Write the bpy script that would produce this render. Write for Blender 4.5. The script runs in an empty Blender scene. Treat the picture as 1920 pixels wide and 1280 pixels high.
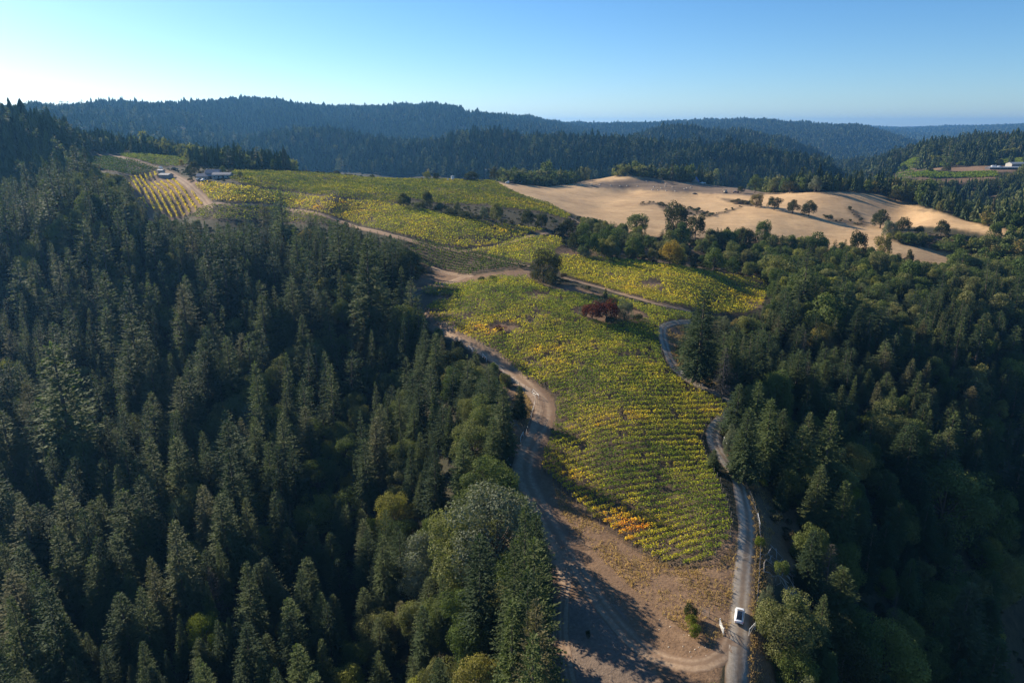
import bpy, math, random
import numpy as np
R = math.radians
scene = bpy.context.scene
rng = np.random.default_rng(7)
random.seed(7)

# ---------------------------------------------------------------- camera
FPX = 1297.0; PITCH = R(17.3); CZ = 85.0
cam = bpy.data.cameras.new('camera'); camo = bpy.data.objects.new('camera', cam)
scene.collection.objects.link(camo); scene.camera = camo
cam.sensor_width = 36.0; cam.lens = 36.0*FPX/1920.0
cam.clip_start = 0.5; cam.clip_end = 60000.0
camo.location = (0, 0, CZ); camo.rotation_euler = (math.pi/2-PITCH, 0, 0)

# ---------------------------------------------------------------- sky and sun
SUN_EL = R(24.0); SUN_AZ = R(-50.0)           # azimuth from +Y, negative = to the left
SKY_STRENGTH = 0.074; SUN_STRENGTH = 5.0; EXPOSURE = 1.0; HAZE = 7.2e-5
world = bpy.data.worlds.new('World'); scene.world = world; world.use_nodes = True
wn = world.node_tree; wn.nodes.clear()
wo = wn.nodes.new('ShaderNodeOutputWorld'); bg = wn.nodes.new('ShaderNodeBackground')
sky = wn.nodes.new('ShaderNodeTexSky'); sky.sky_type = 'NISHITA'; sky.sun_disc = False
sky.sun_elevation = SUN_EL; sky.sun_rotation = SUN_AZ
sky.altitude = 900; sky.air_density = 0.9; sky.dust_density = 0.5; sky.ozone_density = 5.0
bg.inputs['Strength'].default_value = SKY_STRENGTH
hs = wn.nodes.new('ShaderNodeHueSaturation'); hs.inputs['Saturation'].default_value = 1.14; hs.inputs['Hue'].default_value = 0.498
wn.links.new(sky.outputs[0], hs.inputs['Color']); wn.links.new(hs.outputs[0], bg.inputs[0]); wn.links.new(bg.outputs[0], wo.inputs[0])
sl = bpy.data.lights.new('sun', 'SUN'); sl.energy = SUN_STRENGTH; sl.angle = R(0.6); sl.color = (1.0, 0.88, 0.70)
so = bpy.data.objects.new('sun', sl); scene.collection.objects.link(so)
from mathutils import Vector
sdir = Vector((math.sin(SUN_AZ)*math.cos(SUN_EL), math.cos(SUN_AZ)*math.cos(SUN_EL), math.sin(SUN_EL)))
so.rotation_euler = sdir.to_track_quat('Z', 'Y').to_euler(); so.location = (0, 0, 300)
scene.view_settings.view_transform = 'Standard'; scene.view_settings.look = 'None'
scene.view_settings.exposure = EXPOSURE; scene.view_settings.gamma = 1.0
scene.cycles.max_bounces = 5; scene.cycles.diffuse_bounces = 3; scene.cycles.transparent_max_bounces = 6
scene.cycles.volume_bounces = 0; scene.cycles.use_denoising = True

# ---------------------------------------------------------------- terrain from surveyed points
def th_sl(px, py):
    x = (px-960)/FPX; y = -(py-640)/FPX
    a = math.cos(PITCH)+y*math.sin(PITCH); b = -math.sin(PITCH)+y*math.cos(PITCH)
    return math.atan2(x, a), b/math.hypot(x, a)
CP = []
def Z(px, py, z):
    t, s = th_sl(px, py); CP.append((t, (z-CZ)/s, z))
def D(px, py, d, dz=0):
    t, s = th_sl(px, py); CP.append((t, d, CZ+d*s+dz))
def W(px, d, z):
    t, s = th_sl(px, 235); CP.append((t, d, z))
for a in [(1385,1155,0),(1385,1280,-1),(1400,1000,1),(1370,900,2),(1330,830,3),(1390,765,5),(1300,720,8),(1250,670,11),(1240,615,14),(1290,582,14),(1150,545,18),(1060,520,20.5),
 (1240,960,1.5),(1150,850,5),(1150,750,9),(1100,650,13.5),(1000,600,17),(900,560,19),
 (1200,1280,-2),(1100,1150,-1.5),(1050,1280,-3),(1060,1000,-.5),(1000,880,2),(1040,760,6.5),(950,690,9),(830,615,12.5),(790,560,14),
 (830,520,18),(900,520,20.5),(1018,500,22),(980,495,22.5),(870,470,25),(950,455,25.5),(1035,435,28),(1100,470,22),(1200,490,19),(1430,530,8),(1400,560,7),(1330,510,14),(1320,560,12),
 (800,420,33),(740,390,37.5),(900,410,33.5),(640,400,35),(640,420,31),(540,392,35),(400,385,38),(540,368,41),(440,350,47),(380,335,50),(460,325,50.5),(350,405,31),(280,340,47),(620,375,41.5),
 (600,327,47),(700,338,41),(600,350,43),(820,360,38.5)]: Z(*a)
for a in [(800,350,560),(925,340,640),(1000,370,545),(1070,408,470),(980,400,450),(850,390,455),
 (200,290,720),(250,300,650),(330,300,680),(150,310,620),(215,325,560),(60,330,600,-10),(80,400,460,-12),(150,407,440),(250,385,480)]: D(*a)
for a in [(1000,350,650),(1100,345,735),(1180,331.5,775),(1180,356,742),(1300,343,790),(1300,361,742),(1400,355,800),(1400,368,720),(1250,338,785),
 (1120,390,560),(1200,375,620),(1200,428,480),(1300,400,575),(1300,440,480),(1440,365,740),(1500,361,780),(1600,361,800),(1600,395,650),(1450,400,590),(1400,430,520),(1540,440,540),(1650,455,530),(1740,480,520),(1840,487,545),
 (1700,380,740),(1800,412,710),(1900,437,680),(1760,375,800),(1700,415,660),(1600,420,600)]: D(*a)
G = -13
for a in [(500,450,395,-8),(500,520,335,G),(400,440,398,-8),(400,550,325,G),(400,650,285,G),(400,750,245,G),(400,850,208,G),(400,950,178,G),(400,1100,145,G),(400,1280,116,G),
 (600,470,345,-9),(600,560,285,G),(600,650,258,G),(600,800,210,G),(600,950,175,G),(600,1100,145,G),(600,1280,112,G),
 (750,480,320,-9),(740,600,262,-9),(740,680,242,-9),(780,800,190,-8),(780,950,158,-9),(800,1100,132,-9),(800,1280,105,-9),(920,800,172,-3),(930,950,140,-3),(960,1150,110,-2),(980,1280,92,-2),
 (200,470,385,-10),(200,580,335,G),(200,700,290,G),(200,850,240,G),(200,1000,195,G),(200,1280,135,G),(0,400,500,G),(0,550,390,G),(0,750,300,G),(0,950,235,G),(0,1280,150,G),(-200,700,350,G),(-200,1200,190,G)]: D(*a)
for a in [(0,262,720),(100,262,740),(180,272,760),(250,285,740),(350,297,740),(430,310,690)]: D(*a)
for a in [(1480,1180,-4),(1480,1050,-6),(1480,960,-7),(1450,880,-6),(1430,800,0),(1450,720,0),(1400,680,3),(1330,640,8),(1350,590,9),
 (1450,500,3),(1350,480,8),(1250,460,14),(1150,450,20)]: Z(*a)
for a in [(1600,1250,112,-22),(1600,1050,142,-22),(1600,900,168,-20),(1600,780,198,-18),(1550,680,238,-14),(1500,600,290,-10),(1500,560,320,-6),
 (1750,1250,135,-24),(1750,1050,165,-26),(1750,850,205,-26),(1750,700,255,-22),(1700,600,310,-18),(1650,540,370,-14),(1600,500,430,-10),
 (1900,1250,175,-26),(1900,1000,215,-28),(1900,800,270,-28),(1900,650,325,-24),(1900,550,400,-20),(1850,520,430,-14),
 (2050,1200,230,-32),(2050,900,300,-32),(2050,700,380,-30)]: D(*a)
for a in [(1100,870,15),(1100,1000,-20),(1300,880,15),(1300,1000,-25),(1500,900,-25),(1500,1050,-60),(1650,880,-25),(1800,800,-40),(1920,700,-40),
 (900,760,25),(900,1000,-20),(700,760,28),(700,1000,-10),(500,800,35),(500,1000,-10),(350,850,48),(350,1050,10),(150,900,64),(150,1150,40),(-50,900,72),(-50,1200,66),
 (780,1450,0),(1650,1300,-75),
 (900,1150,-25),(1050,1150,-28),(1200,1120,-30),(1350,1120,-35),(600,1300,-20),(600,1600,0),(900,1900,-20),(1100,1900,-20),(1300,1900,-40),(1500,2000,-60),(1600,2600,-80),(1540,2600,-50),(1650,3500,-70),
 (400,1700,30),(620,2120,-15),(740,2200,-20),(480,2080,20),(1300,3050,-70),(1420,3000,-80),(300,1500,25),(100,1500,50),(0,1500,75),
 (900,2500,10),(1100,2600,0),(1250,2800,-10),(640,4200,70),(200,3500,60),(900,4500,60),(-100,2500,90),
 (1400,3400,-10),(1550,3200,-50),(1350,3000,-30),(1700,5000,-30),(1750,4300,-60),(1650,3900,-30),(1560,3500,-40),
 (1600,1150,-55),(1600,1500,-40),(1680,1000,-35),(1850,1000,-30),(1850,880,-20),(1900,850,-15),(1760,900,-48),(1650,1800,-10),(1900,2800,-20),(1750,2700,-60),(2050,900,0),(2050,1400,30),(2100,2000,60),(2200,700,-40),(2200,1200,0),
 (1780,6500,-20),(1900,6500,10),(1650,6500,10),(1550,8000,20),(1200,8000,0),(800,8000,0),(400,8000,0),(0,8000,0),(2300,8000,80),(-300,6000,100),(-300,3000,120),(2400,3500,40)]: W(*a)
for a in [(540,262,1780),(620,266,1700),(700,282,1620),(1240,252,2450),(1320,255,2400),(1400,262,2350),(1480,280,2300)]: D(*a)
for a in [(0,246,1300),(60,236,1500),(160,232,1800),(200,224,1900),(270,229,2000),(340,221,2150),(480,217,2400),(560,214,2500),(650,211,2700),(760,211,2800),(850,214,2900),(960,224,3000),(1050,238,3200),(1100,243,3400),
 (1140,239,4200),(1250,241,4300),(1330,234,4300),(1450,237,4300),(1540,243,4200),(1600,250,4100),(1680,272,4000),(1640,240,9000),(1700,243,9000),(1750,241,9000),(1830,236,9000),(1920,234,9000),
 (860,268,1500),(900,262,1500),(960,266,1500),(1060,268,1480),(1130,274,1460),(1200,281,1450),(1300,285,1420),(1400,298,1400),(1500,318,1350),(1560,342,1330),
 (1720,286,1900),(1780,272,1950),(1840,270,1980),(1900,272,2000),(1960,272,2000),(1700,310,1400),(1800,318,1250),(1900,305,1400),(1700,333,1150),(1850,333,1130),(1780,303,1500),(1920,297,1480)]: D(a[0], a[1]+(0 if a[1] > 296 or a[2] < 1250 else 12 if a[0] < 1110 and a[2] > 1600 else 8 if a[2] < 1600 else 4), a[2])
for t, d, z in [(-80,14000,40),(-40,14000,40),(0,14000,40),(40,14000,40),(80,14000,40),(-60,100,-40),(-60,250,-40),(-75,100,-60),(-60,500,20),(-75,500,20),(-75,1500,80),(60,100,-45),(60,250,-90),(75,100,-70),(75,400,-80),(60,500,-60),(75,1500,0),
  (0,15,-4),(0,50,-6),(40,15,-6),(-40,15,-8),(-40,50,-25),(-70,15,-12),(70,15,-10),(30,50,-3),(50,50,-15),(-70,50,-40),(70,50,-30),(-20,70,-14),(20,75,-2),(0,85,-6)]: CP.append((R(t), d, z))
CP = np.array(CP); NC = len(CP)
CX = np.stack([CP[:,0]*2.2, np.log(CP[:,1]/100)], 1)
def ker(r2): return .5*r2*np.log(r2+1e-9)
_A = np.zeros((NC+3, NC+3)); _A[:NC,:NC] = ker(((CX[:,None]-CX[None])**2).sum(2))+np.eye(NC)*2e-4
_A[:NC,NC] = 1; _A[:NC,NC+1:] = CX; _A[NC,:NC] = 1; _A[NC+1:,:NC] = CX.T
_b = np.zeros(NC+3); _b[:NC] = CP[:,2]/(CP[:,1]/100)**.5
TW = np.linalg.solve(_A, _b)
# value-noise fbm in the ground plane
_perm = rng.random((256, 256)).astype(np.float32)
def vnoise(x, y):
    xi = np.floor(x).astype(int); yi = np.floor(y).astype(int); fx = x-xi; fy = y-yi
    fx = fx*fx*(3-2*fx); fy = fy*fy*(3-2*fy)
    g = lambda a, b: _perm[a & 255, b & 255]
    return (g(xi,yi)*(1-fx)+g(xi+1,yi)*fx)*(1-fy)+(g(xi,yi+1)*(1-fx)+g(xi+1,yi+1)*fx)*fy
def fbm(x, y, o=4):
    s = 0; a = 1.; n = 0
    for i in range(o):
        s = s+a*(vnoise(x+17.3*i, y-9.1*i)*2-1); n += a; a *= .5; x = x*2.03; y = y*2.03
    return s/n
def ridged(x, y, o=4):
    s = 0; a = 1.; n = 0
    for i in range(o):
        s = s+a*(1-2*np.abs(vnoise(x+31*i, y+11*i)*2-1)); n += a; a *= .5; x = x*2.03; y = y*2.03
    return s/n
TH = np.concatenate([np.arange(-80,-42,.6), np.arange(-42,42,.12), np.arange(42,80.1,.6)]); TH = np.radians(TH)
DD = 15*np.exp(np.arange(0, math.log(14000/15), .0078)); LD = np.log(DD)
nt, nd = len(TH), len(DD)
# evaluate the spline on a coarse grid, then refine
ct = np.linspace(TH[0], TH[-1], 330); cl = np.linspace(LD[0], LD[-1], 420)
TT, LL = np.meshgrid(ct, cl, indexing='ij')
U = TT*2.2; V = LL-math.log(100)
H = TW[NC]+TW[NC+1]*U+TW[NC+2]*V
for i in range(NC): H += TW[i]*ker((U-CX[i,0])**2+(V-CX[i,1])**2)
H *= np.exp(V*.5)
def bil(G, a, b, A0, A1, B0, B1):
    n, m = G.shape
    fa = np.clip((a-A0)/(A1-A0)*(n-1), 0, n-1.001); fb = np.clip((b-B0)/(B1-B0)*(m-1), 0, m-1.001)
    i = fa.astype(int); j = fb.astype(int); u = fa-i; v = fb-j
    # catmull-rom along both axes
    def cr(p0, p1, p2, p3, t): return p1+.5*t*(p2-p0+t*(2*p0-5*p1+4*p2-p3+t*(3*(p1-p2)+p3-p0)))
    def row(ii):
        ii = np.clip(ii, 0, n-1)
        return cr(G[ii, np.clip(j-1,0,m-1)], G[ii, j], G[ii, np.clip(j+1,0,m-1)], G[ii, np.clip(j+2,0,m-1)], v)
    return cr(row(i-1), row(i), row(i+1), row(i+2), u)
T2, L2 = np.meshgrid(TH, LD, indexing='ij'); D2 = np.exp(L2)
X2 = D2*np.sin(T2); Y2 = D2*np.cos(T2)
HG = bil(H, T2, L2, ct[0], ct[-1], cl[0], cl[-1])
ss = lambda a, b, x: (lambda t: t*t*(3-2*t))(np.clip((x-a)/(b-a), 0, 1))
far = ss(1000, 2200, D2)
HG += ss(1700, 2400, D2)*16*fbm(X2/330+8, Y2/500, 3)
HG += far*23*ridged(X2/420, Y2/420, 5) + ss(2600, 4500, D2)*16*ridged(X2/1300+5, Y2/1300, 4)
HG += (1-far)*(.22*fbm(X2/9, Y2/9, 4)) + ss(150, 420, D2)*(1-far)*(1.0*fbm(X2/45, Y2/45, 3)+.22*fbm(X2/17, Y2/17, 3))
dth_edges = TH
def ground(x, y):
    x = np.asarray(x, float); y = np.asarray(y, float)
    t = np.arctan2(x, y); l = np.log(np.maximum(np.hypot(x, y), 15.01))
    fi = np.interp(t, TH, np.arange(nt)); fj = np.interp(l, LD, np.arange(nd))
    i = np.clip(fi.astype(int), 0, nt-2); j = np.clip(fj.astype(int), 0, nd-2); u = fi-i; v = fj-j
    return (HG[i,j]*(1-u)+HG[i+1,j]*u)*(1-v)+(HG[i,j+1]*(1-u)+HG[i+1,j+1]*u)*v
_dm = np.exp(np.linspace(math.log(60), math.log(13500), 6000))
def hit(px, py, dmin=0):
    """where the line of sight through a pixel of the photograph meets the ground"""
    t, s = th_sl(px, py); x = _dm*math.sin(t); y = _dm*math.cos(t)
    below = (CZ+_dm*s) < ground(x, y)
    below &= _dm > dmin
    k = int(np.argmax(below)) if below.any() else len(_dm)-1
    return np.array([x[k], y[k]])
def proj(x, y, z):
    a = y*math.cos(PITCH)-(z-CZ)*math.sin(PITCH); b = y*math.sin(PITCH)+(z-CZ)*math.cos(PITCH)
    return 960+FPX*x/a, 640-FPX*b/a, a
def poly(pts, dmin=0):
    out = []
    n = len(pts)
    for i in range(n):
        a, b = np.array(pts[i], float), np.array(pts[(i+1) % n], float)
        m = max(1, int(np.hypot(*(b-a))/25))
        for k in range(m): out.append(hit(*(a+(b-a)*k/m), dmin))
    return np.array(out)
def inside(P, x, y):
    r = np.zeros(np.shape(x), bool); n = len(P)
    x0, y0 = P.min(0); x1, y1 = P.max(0)
    box = (x >= x0) & (x <= x1) & (y >= y0) & (y <= y1)
    if not box.any(): return r
    xb = x[box]; yb = y[box]; q = np.zeros(xb.shape, bool)
    for i in range(n):
        ax, ay = P[i]; bx, by = P[(i+1) % n]
        if ay == by: continue
        c = ((ay > yb) != (by > yb)) & (xb < (bx-ax)*(yb-ay)/(by-ay)+ax); q ^= c
    r[box] = q
    return r
# ---------------------------------------------------------------- fields, clearings and roads as plan shapes
BL = {
 'A': [(786,549),(800,541),(822,534),(858,536),(880,531),(905,527),(945,520),(985,521),(1005,532),(1035,545),(1075,552),(1110,548),(1150,558),(1210,575),(1270,588),(1296,592),(1300,603),(1255,603),(1236,612),(1234,640),(1243,680),(1262,705),(1310,733),(1350,755),(1374,772),(1345,787),(1322,800),(1313,822),(1322,862),(1345,905),(1364,950),(1370,985),(1366,1010),(1340,1045),(1290,1062),(1240,1058),(1190,1030),(1150,1000),(1110,975),(1075,935),(1040,905),(1018,880),(1020,855),(1035,820),(1045,785),(1043,748),(1028,730),(985,710),(962,690),(935,665),(890,640),(850,622),(815,602),(803,590),(845,590),(840,586),(800,583),(800,575),(822,567),(850,562),(850,556),(815,556)],
 'B': [(1050,481),(1120,485),(1200,492),(1300,506),(1380,520),(1432,526),(1440,545),(1430,572),(1400,590),(1340,590),(1290,578),(1240,570),(1180,555),(1130,540),(1085,527),(1052,516),(1040,500)],
 'C': [(775,452),(810,456),(850,468),(880,472),(930,484),(988,499),(960,505),(915,508),(880,517),(850,513),(800,501),(780,490),(770,470)],
 'D': [(880,471),(930,466),(955,452),(985,446),(1020,445),(1052,448),(1058,462),(1040,470),(1040,482),(1030,500),(992,497),(940,484)],
 'E': [(365,348),(383,343),(420,347),(470,352),(540,363),(600,371),(660,378),(720,381),(780,392),(860,407),(920,420),(985,428),(1025,433),(990,440),(955,450),(925,461),(870,466),(835,462),(790,450),(730,437),(690,428),(640,412),(590,398),(530,386),(480,382),(430,381),(398,379),(385,366)],
 'F': [(440,322),(500,322),(600,326),(700,336),(800,337),(925,340),(945,352),(985,370),(1030,383),(1070,405),(1062,414),(1020,400),(990,396),(950,392),(900,385),(830,384),(770,374),(740,382),(680,378),(600,368),(520,357),(450,346),(430,336)],
 'G': [(352,408),(375,393),(400,386),(470,387),(530,390),(575,399),(610,411),(640,425),(590,420),(520,416),(450,415),(380,413)],
 'H': [(240,336),(262,330),(290,324),(296,330),(275,338),(278,346),(330,337),(352,352),(372,375),(384,389),(362,396),(335,408),(322,410),(308,400),(285,394),(270,388),(262,375),(282,366),(250,362),(244,350)],
 'I': [(140,302),(175,296),(200,295),(250,303),(300,318),(288,322),(262,328),(230,327),(200,322),(165,314)],
 'J': [(222,288),(260,290),(350,297),(352,308),(340,312),(310,313),(270,304),(235,296)],
 'K': [(146,409),(185,394),(230,380),(262,373),(264,377),(235,385),(190,399),(150,412)],
 'L': [(1672,321),(1720,323),(1790,324),(1865,322),(1872,326),(1870,332),(1780,334),(1710,334),(1680,330)],
 'M': [(1682,310),(1730,307),(1780,307),(1780,313),(1740,317),(1690,316)],
 'N': [(1780,305),(1840,299),(1900,297),(1925,297),(1925,309),(1895,309),(1860,306),(1830,308),(1800,310)],
}
BP = {k: poly(v, 900 if k in 'LMN' else 0) for k, v in BL.items()}
HOLES = [poly(p) for p in [
 [(980,553),(1005,549),(1035,551),(1032,556),(1000,559)],
 [(1066,584),(1078,580),(1130,574),(1190,580),(1212,592),(1216,600),(1190,603),(1140,608),(1105,604),(1088,598)],
 [(912,612),(935,606),(965,610),(984,619),(950,622),(918,622)],
 [(1197,533),(1220,527),(1242,532),(1236,539),(1208,540)],
 [(1030,545),(1060,532),(1130,552),(1128,560),(1100,556)]]]
GOLD = [poly(p) for p in [
 [(925,340),(960,345),(1020,350),(1050,348),(1090,341),(1130,334),(1180,330),(1215,333),(1260,340),(1330,346),(1400,353),(1440,362),(1500,361),(1580,360),(1650,363),(1662,372),(1720,385),(1760,398),(1800,410),(1850,425),(1925,440),(1925,450),(1850,442),(1800,430),(1750,425),(1700,425),(1660,430),(1665,445),(1690,458),(1760,470),(1850,480),(1850,492),(1790,498),(1740,502),(1690,500),(1600,480),(1500,462),(1440,455),(1360,448),(1300,445),(1200,445),(1150,425),(1110,415),(1060,395),(990,370),(950,352)]]]
KNOLL_SHADE = poly([(1090,350),(1130,341),(1180,337),(1215,335),(1260,341),(1330,347),(1400,354),(1440,363),(1420,368),(1350,364),(1250,359),(1150,354)])  # near face of the knoll, its shade painted as darker ground
DIRT = [poly(p) for p in [
 [(803,598),(860,630),(930,676),(970,716),(998,742),(998,780),(965,850),(985,905),(1018,880),(1015,855),(1030,820),(1042,785),(1040,748),(1025,732),(985,712),(960,692),(933,667),(888,642),(848,624),(815,604)],
 [(785,520),(830,505),(880,517),(930,510),(990,503),(1010,520),(1040,545),(1000,530),(985,521),(945,520),(905,527),(858,536),(822,534),(786,549),(815,556),(850,556),(850,562),(822,567),(800,575),(800,590),(845,590),(815,602),(780,600),(740,565),(745,545)],
 [(960,860),(1015,850),(1018,880),(1075,935),(1150,1000),(1240,1058),(1290,1062),(1340,1045),(1370,985),(1385,1000),(1390,1080),(1375,1150),(1345,1285),(1035,1300),(1035,1100),(1040,1010),(1000,930),(970,890)],
 [(1040,470),(1060,462),(1100,470),(1120,480),(1050,480)],
 [(920,720),(1000,740),(1000,770),(960,860),(925,800)],
 [(1240,605),(1300,600),(1290,640),(1270,650),(1262,690),(1245,640)],
 [(140,300),(200,285),(260,300),(330,325),(385,345),(400,385),(385,389),(330,337),(278,346),(275,338),(296,330),(200,295)],
 [(240,336),(330,337),(385,389),(322,412),(270,392),(245,372)],
 [(1385,1280),(1400,1200),(1430,1180),(1460,1290)],
 [(270,395),(262,415),(300,425),(330,410),(290,396)]]]
DIRT2 = [poly(p, 900) for p in [[(1740,318),(1800,312),(1880,311),(1915,314),(1900,322),(1800,322)],[(1715,335),(1870,333),(1868,338),(1800,344),(1740,344)]]]
HILLBARE = [poly(p, 700) for p in [[(1838,387),(1850,372),(1870,368),(1878,380),(1860,390),(1842,393)],[(1866,382),(1880,365),(1888,360),(1886,378),(1876,386)],[(1370,395),(1375,395),(1372,397)]]]
BROWN = [poly(p) for p in [
 [(1430,880),(1410,900),(1430,1000),(1440,1100),(1490,1080),(1500,1000),(1480,930)],
 [(1395,800),(1370,830),(1400,900),(1430,900),(1420,850)],
 [(1080,470),(1150,480),(1300,500),(1400,520),(1450,520),(1400,480),(1300,455),(1200,445),(1130,440),(1060,410),(1040,440)],
 [(1740,440),(1780,440),(1820,460),(1780,470),(1740,462)]]]
GULLY = [poly(p) for p in [[(1224,380),(1240,382),(1262,390),(1300,392),(1335,399),(1318,404),(1270,402),(1245,397)],[(1318,406),(1350,397),(1392,386),(1394,389),(1355,401),(1322,409)],[(1588,390),(1600,393),(1618,408),(1632,424),(1620,424),(1604,408)],[(1345,371),(1380,374),(1430,386),(1420,390),(1375,381)],[(1540,405),(1600,415),(1635,424),(1600,423),(1550,412)],[(1720,394),(1760,394),(1758,397),(1722,397)],[(1196,383),(1230,380),(1232,383),(1200,386)]]]
def anyin(L, x, y):
    r = np.zeros(np.shape(x), bool)
    for p in L: r |= inside(p, x, y)
    return r
CLEARPX = [[(328,234),(349,233),(348,243),(334,243)],[(324,247),(340,244),(366,243),(364,248),(345,253),(330,252)],[(372,252),(385,250),(392,256),(380,257)],
 [(845,235),(880,240),(890,245),(868,243)],[(868,211),(895,212),(890,216),(870,215)],[(1875,264),(1900,263),(1922,268),(1910,272),(1885,269)],[(1740,278),(1748,274),(1750,279),(1735,282)],[(1765,298),(1800,296),(1810,299),(1775,302)]]
CLEAR = [poly(p, 1100) for p in CLEARPX]
def crv(pts, step, dmin=0):
    """smooth world polyline through the given photo points"""
    P = np.array([hit(*p, dmin) for p in pts]); P = np.vstack([2*P[0]-P[1], P, 2*P[-1]-P[-2]]); out = []
    for i in range(1, len(P)-2):
        n = max(2, int(np.hypot(*(P[i+1]-P[i]))/step))
        for k in range(n):
            t = k/n; p0, p1, p2, p3 = P[i-1:i+3]
            out.append(.5*((2*p1)+(-p0+p2)*t+(2*p0-5*p1+4*p2-p3)*t*t+(-p0+3*p1-3*p2+p3)*t**3))
    out.append(P[-2]); return np.array(out)
ROADS = {
 'gravel_road': (4.3, [(1385,1310),(1386,1230),(1388,1155),(1393,1080),(1400,1020),(1399,960),(1382,897),(1352,852),(1338,818),(1352,790),(1390,768)]),
 'gravel_road.001': (3.6, [(1396,770),(1372,752),(1338,735),(1298,716),(1267,690),(1252,660),(1243,630),(1246,612),(1268,605),(1302,603)]),
 'dirt_track': (6.2, [(1075,1090),(1050,1020),(1010,950),(985,895),(990,850),(1012,800),(1018,760),(985,720),(942,680),(895,648),(845,622),(808,602),(775,580),(765,560),(800,542),(850,528),(885,514)]),
 'dirt_track.001': (3.6, [(1296,585),(1250,573),(1200,560),(1150,546),(1100,532),(1052,520)]),
 'dirt_track.002': (3.6, [(398,383),(430,384),(480,385),(530,389),(590,401),(640,416),(690,431),(735,442),(790,457),(835,467),(872,471),(925,464),(958,455),(990,444),(1032,436)]),
 'dirt_track.003': (5.0, [(396,392),(380,372),(360,353),(338,336),(318,324),(285,312),(245,302),(212,293),(185,292)]),
 'dirt_track.004': (2.4, [(884,474),(930,486),(965,494),(1000,502)]),
 'dirt_track.005': (3.0, [(197,321),(225,325),(262,331)]),
 'dirt_track.006': (3.5, [(925,341),(950,353),(985,368),(1020,384),(1050,400),(1085,418)]),
 'dirt_track.007': (3.0, [(805,500),(845,514),(885,520)]),
 'dirt_track.009': (3.6, [(1375,1192),(1352,1228),(1300,1246),(1220,1225),(1150,1160),(1100,1090),(1060,1030)]),
 'dirt_track.008': (2.2, [(1068,1060),(1058,1120),(1055,1180),(1062,1240),(1075,1300)]),
}
RC = {k: (w, crv(p, 1.5)) for k, (w, p) in ROADS.items()}

# ---------------------------------------------------------------- node helpers and materials
def newmat(name):
    m = bpy.data.materials.new(name); m.use_nodes = True; n = m.node_tree; n.nodes.clear()
    return m, n
def N(n, t, **k):
    x = n.nodes.new(t)
    for a, b in k.items():
        if a.startswith('i_'): x.inputs[a[2:].replace('_', ' ')].default_value = b
        elif a[0] == 'n' and a[1:].isdigit(): x.inputs[int(a[1:])].default_value = b
        else: setattr(x, a, b)
    return x
def noise(n, vec, scale, detail=4, rough=.6):
    x = N(n, 'ShaderNodeTexNoise'); x.inputs['Scale'].default_value = scale; x.inputs['Detail'].default_value = detail; x.inputs['Roughness'].default_value = rough
    n.links.new(vec, x.inputs['Vector']); return x.outputs['Fac']
def ramp(n, fac, stops):
    r = N(n, 'ShaderNodeValToRGB'); e = r.color_ramp.elements
    while len(e) < len(stops): e.new(.5)
    for i, (p, c) in enumerate(stops): e[i].position = p; e[i].color = (*c, 1) if len(c) == 3 else c
    n.links.new(fac, r.inputs[0]); return r.outputs[0]
def mix(n, fac, a, b, mode='MIX'):
    x = N(n, 'ShaderNodeMix', data_type='RGBA', blend_type=mode)
    for s, v in ((0, fac), (6, a), (7, b)):
        if isinstance(v, (int, float)): x.inputs[s].default_value = v
        elif isinstance(v, tuple): x.inputs[s].default_value = (*v, 1)
        else: n.links.new(v, x.inputs[s])
    return x.outputs[2]
def simple(name, col, rough=.6, metal=0., var=.12, scale=3., coat=0., spec=.5):
    m, n = newmat(name); o = N(n, 'ShaderNodeOutputMaterial'); b = N(n, 'ShaderNodeBsdfPrincipled')
    tc = N(n, 'ShaderNodeTexCoord'); f = noise(n, tc.outputs['Object'], scale)
    c = ramp(n, f, [(.3, tuple(v*(1-var) for v in col)), (.7, tuple(min(1, v*(1+var)) for v in col))])
    n.links.new(c, b.inputs['Base Color']); b.inputs['Roughness'].default_value = rough; b.inputs['Metallic'].default_value = metal
    b.inputs['Coat Weight'].default_value = coat; b.inputs['Specular IOR Level'].default_value = spec
    n.links.new(b.outputs[0], o.inputs[0]); return m
def leafmat(name, stops, trans=.28, nscale=.9, attr=None, tw=(1.25, 1.35, .7)):
    m, n = newmat(name); o = N(n, 'ShaderNodeOutputMaterial'); b = N(n, 'ShaderNodeBsdfPrincipled'); t = N(n, 'ShaderNodeBsdfTranslucent'); mx = N(n, 'ShaderNodeMixShader')
    if attr:
        a = N(n, 'ShaderNodeAttribute', attribute_name=attr); c = a.outputs['Color']
    else:
        oi = N(n, 'ShaderNodeObjectInfo'); c = ramp(n, oi.outputs['Random'], stops)
        tc = N(n, 'ShaderNodeTexCoord'); f = noise(n, tc.outputs['Object'], nscale, 3)
        f2 = ramp(n, f, [(.3, (.68, .70, .74)), (.72, (1.62, 1.55, 1.30))]); c = mix(n, 1., c, f2, 'MULTIPLY')
    n.links.new(c, b.inputs['Base Color']); b.inputs['Roughness'].default_value = .8; b.inputs['Specular IOR Level'].default_value = .12
    c2 = mix(n, 1., c, tw, 'MULTIPLY'); n.links.new(c2, t.inputs['Color'])
    mx.inputs[0].default_value = trans; n.links.new(b.outputs[0], mx.inputs[1]); n.links.new(t.outputs[0], mx.inputs[2]); n.links.new(mx.outputs[0], o.inputs[0])
    return m
M = {}
M['needle'] = leafmat('conifer_needles', [(0, (.034,.054,.028)), (.3, (.054,.080,.036)), (.55, (.082,.103,.045)), (.8, (.092,.122,.046)), (.95, (.105,.120,.060)), (1, (.125,.112,.062))], .27)
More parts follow.
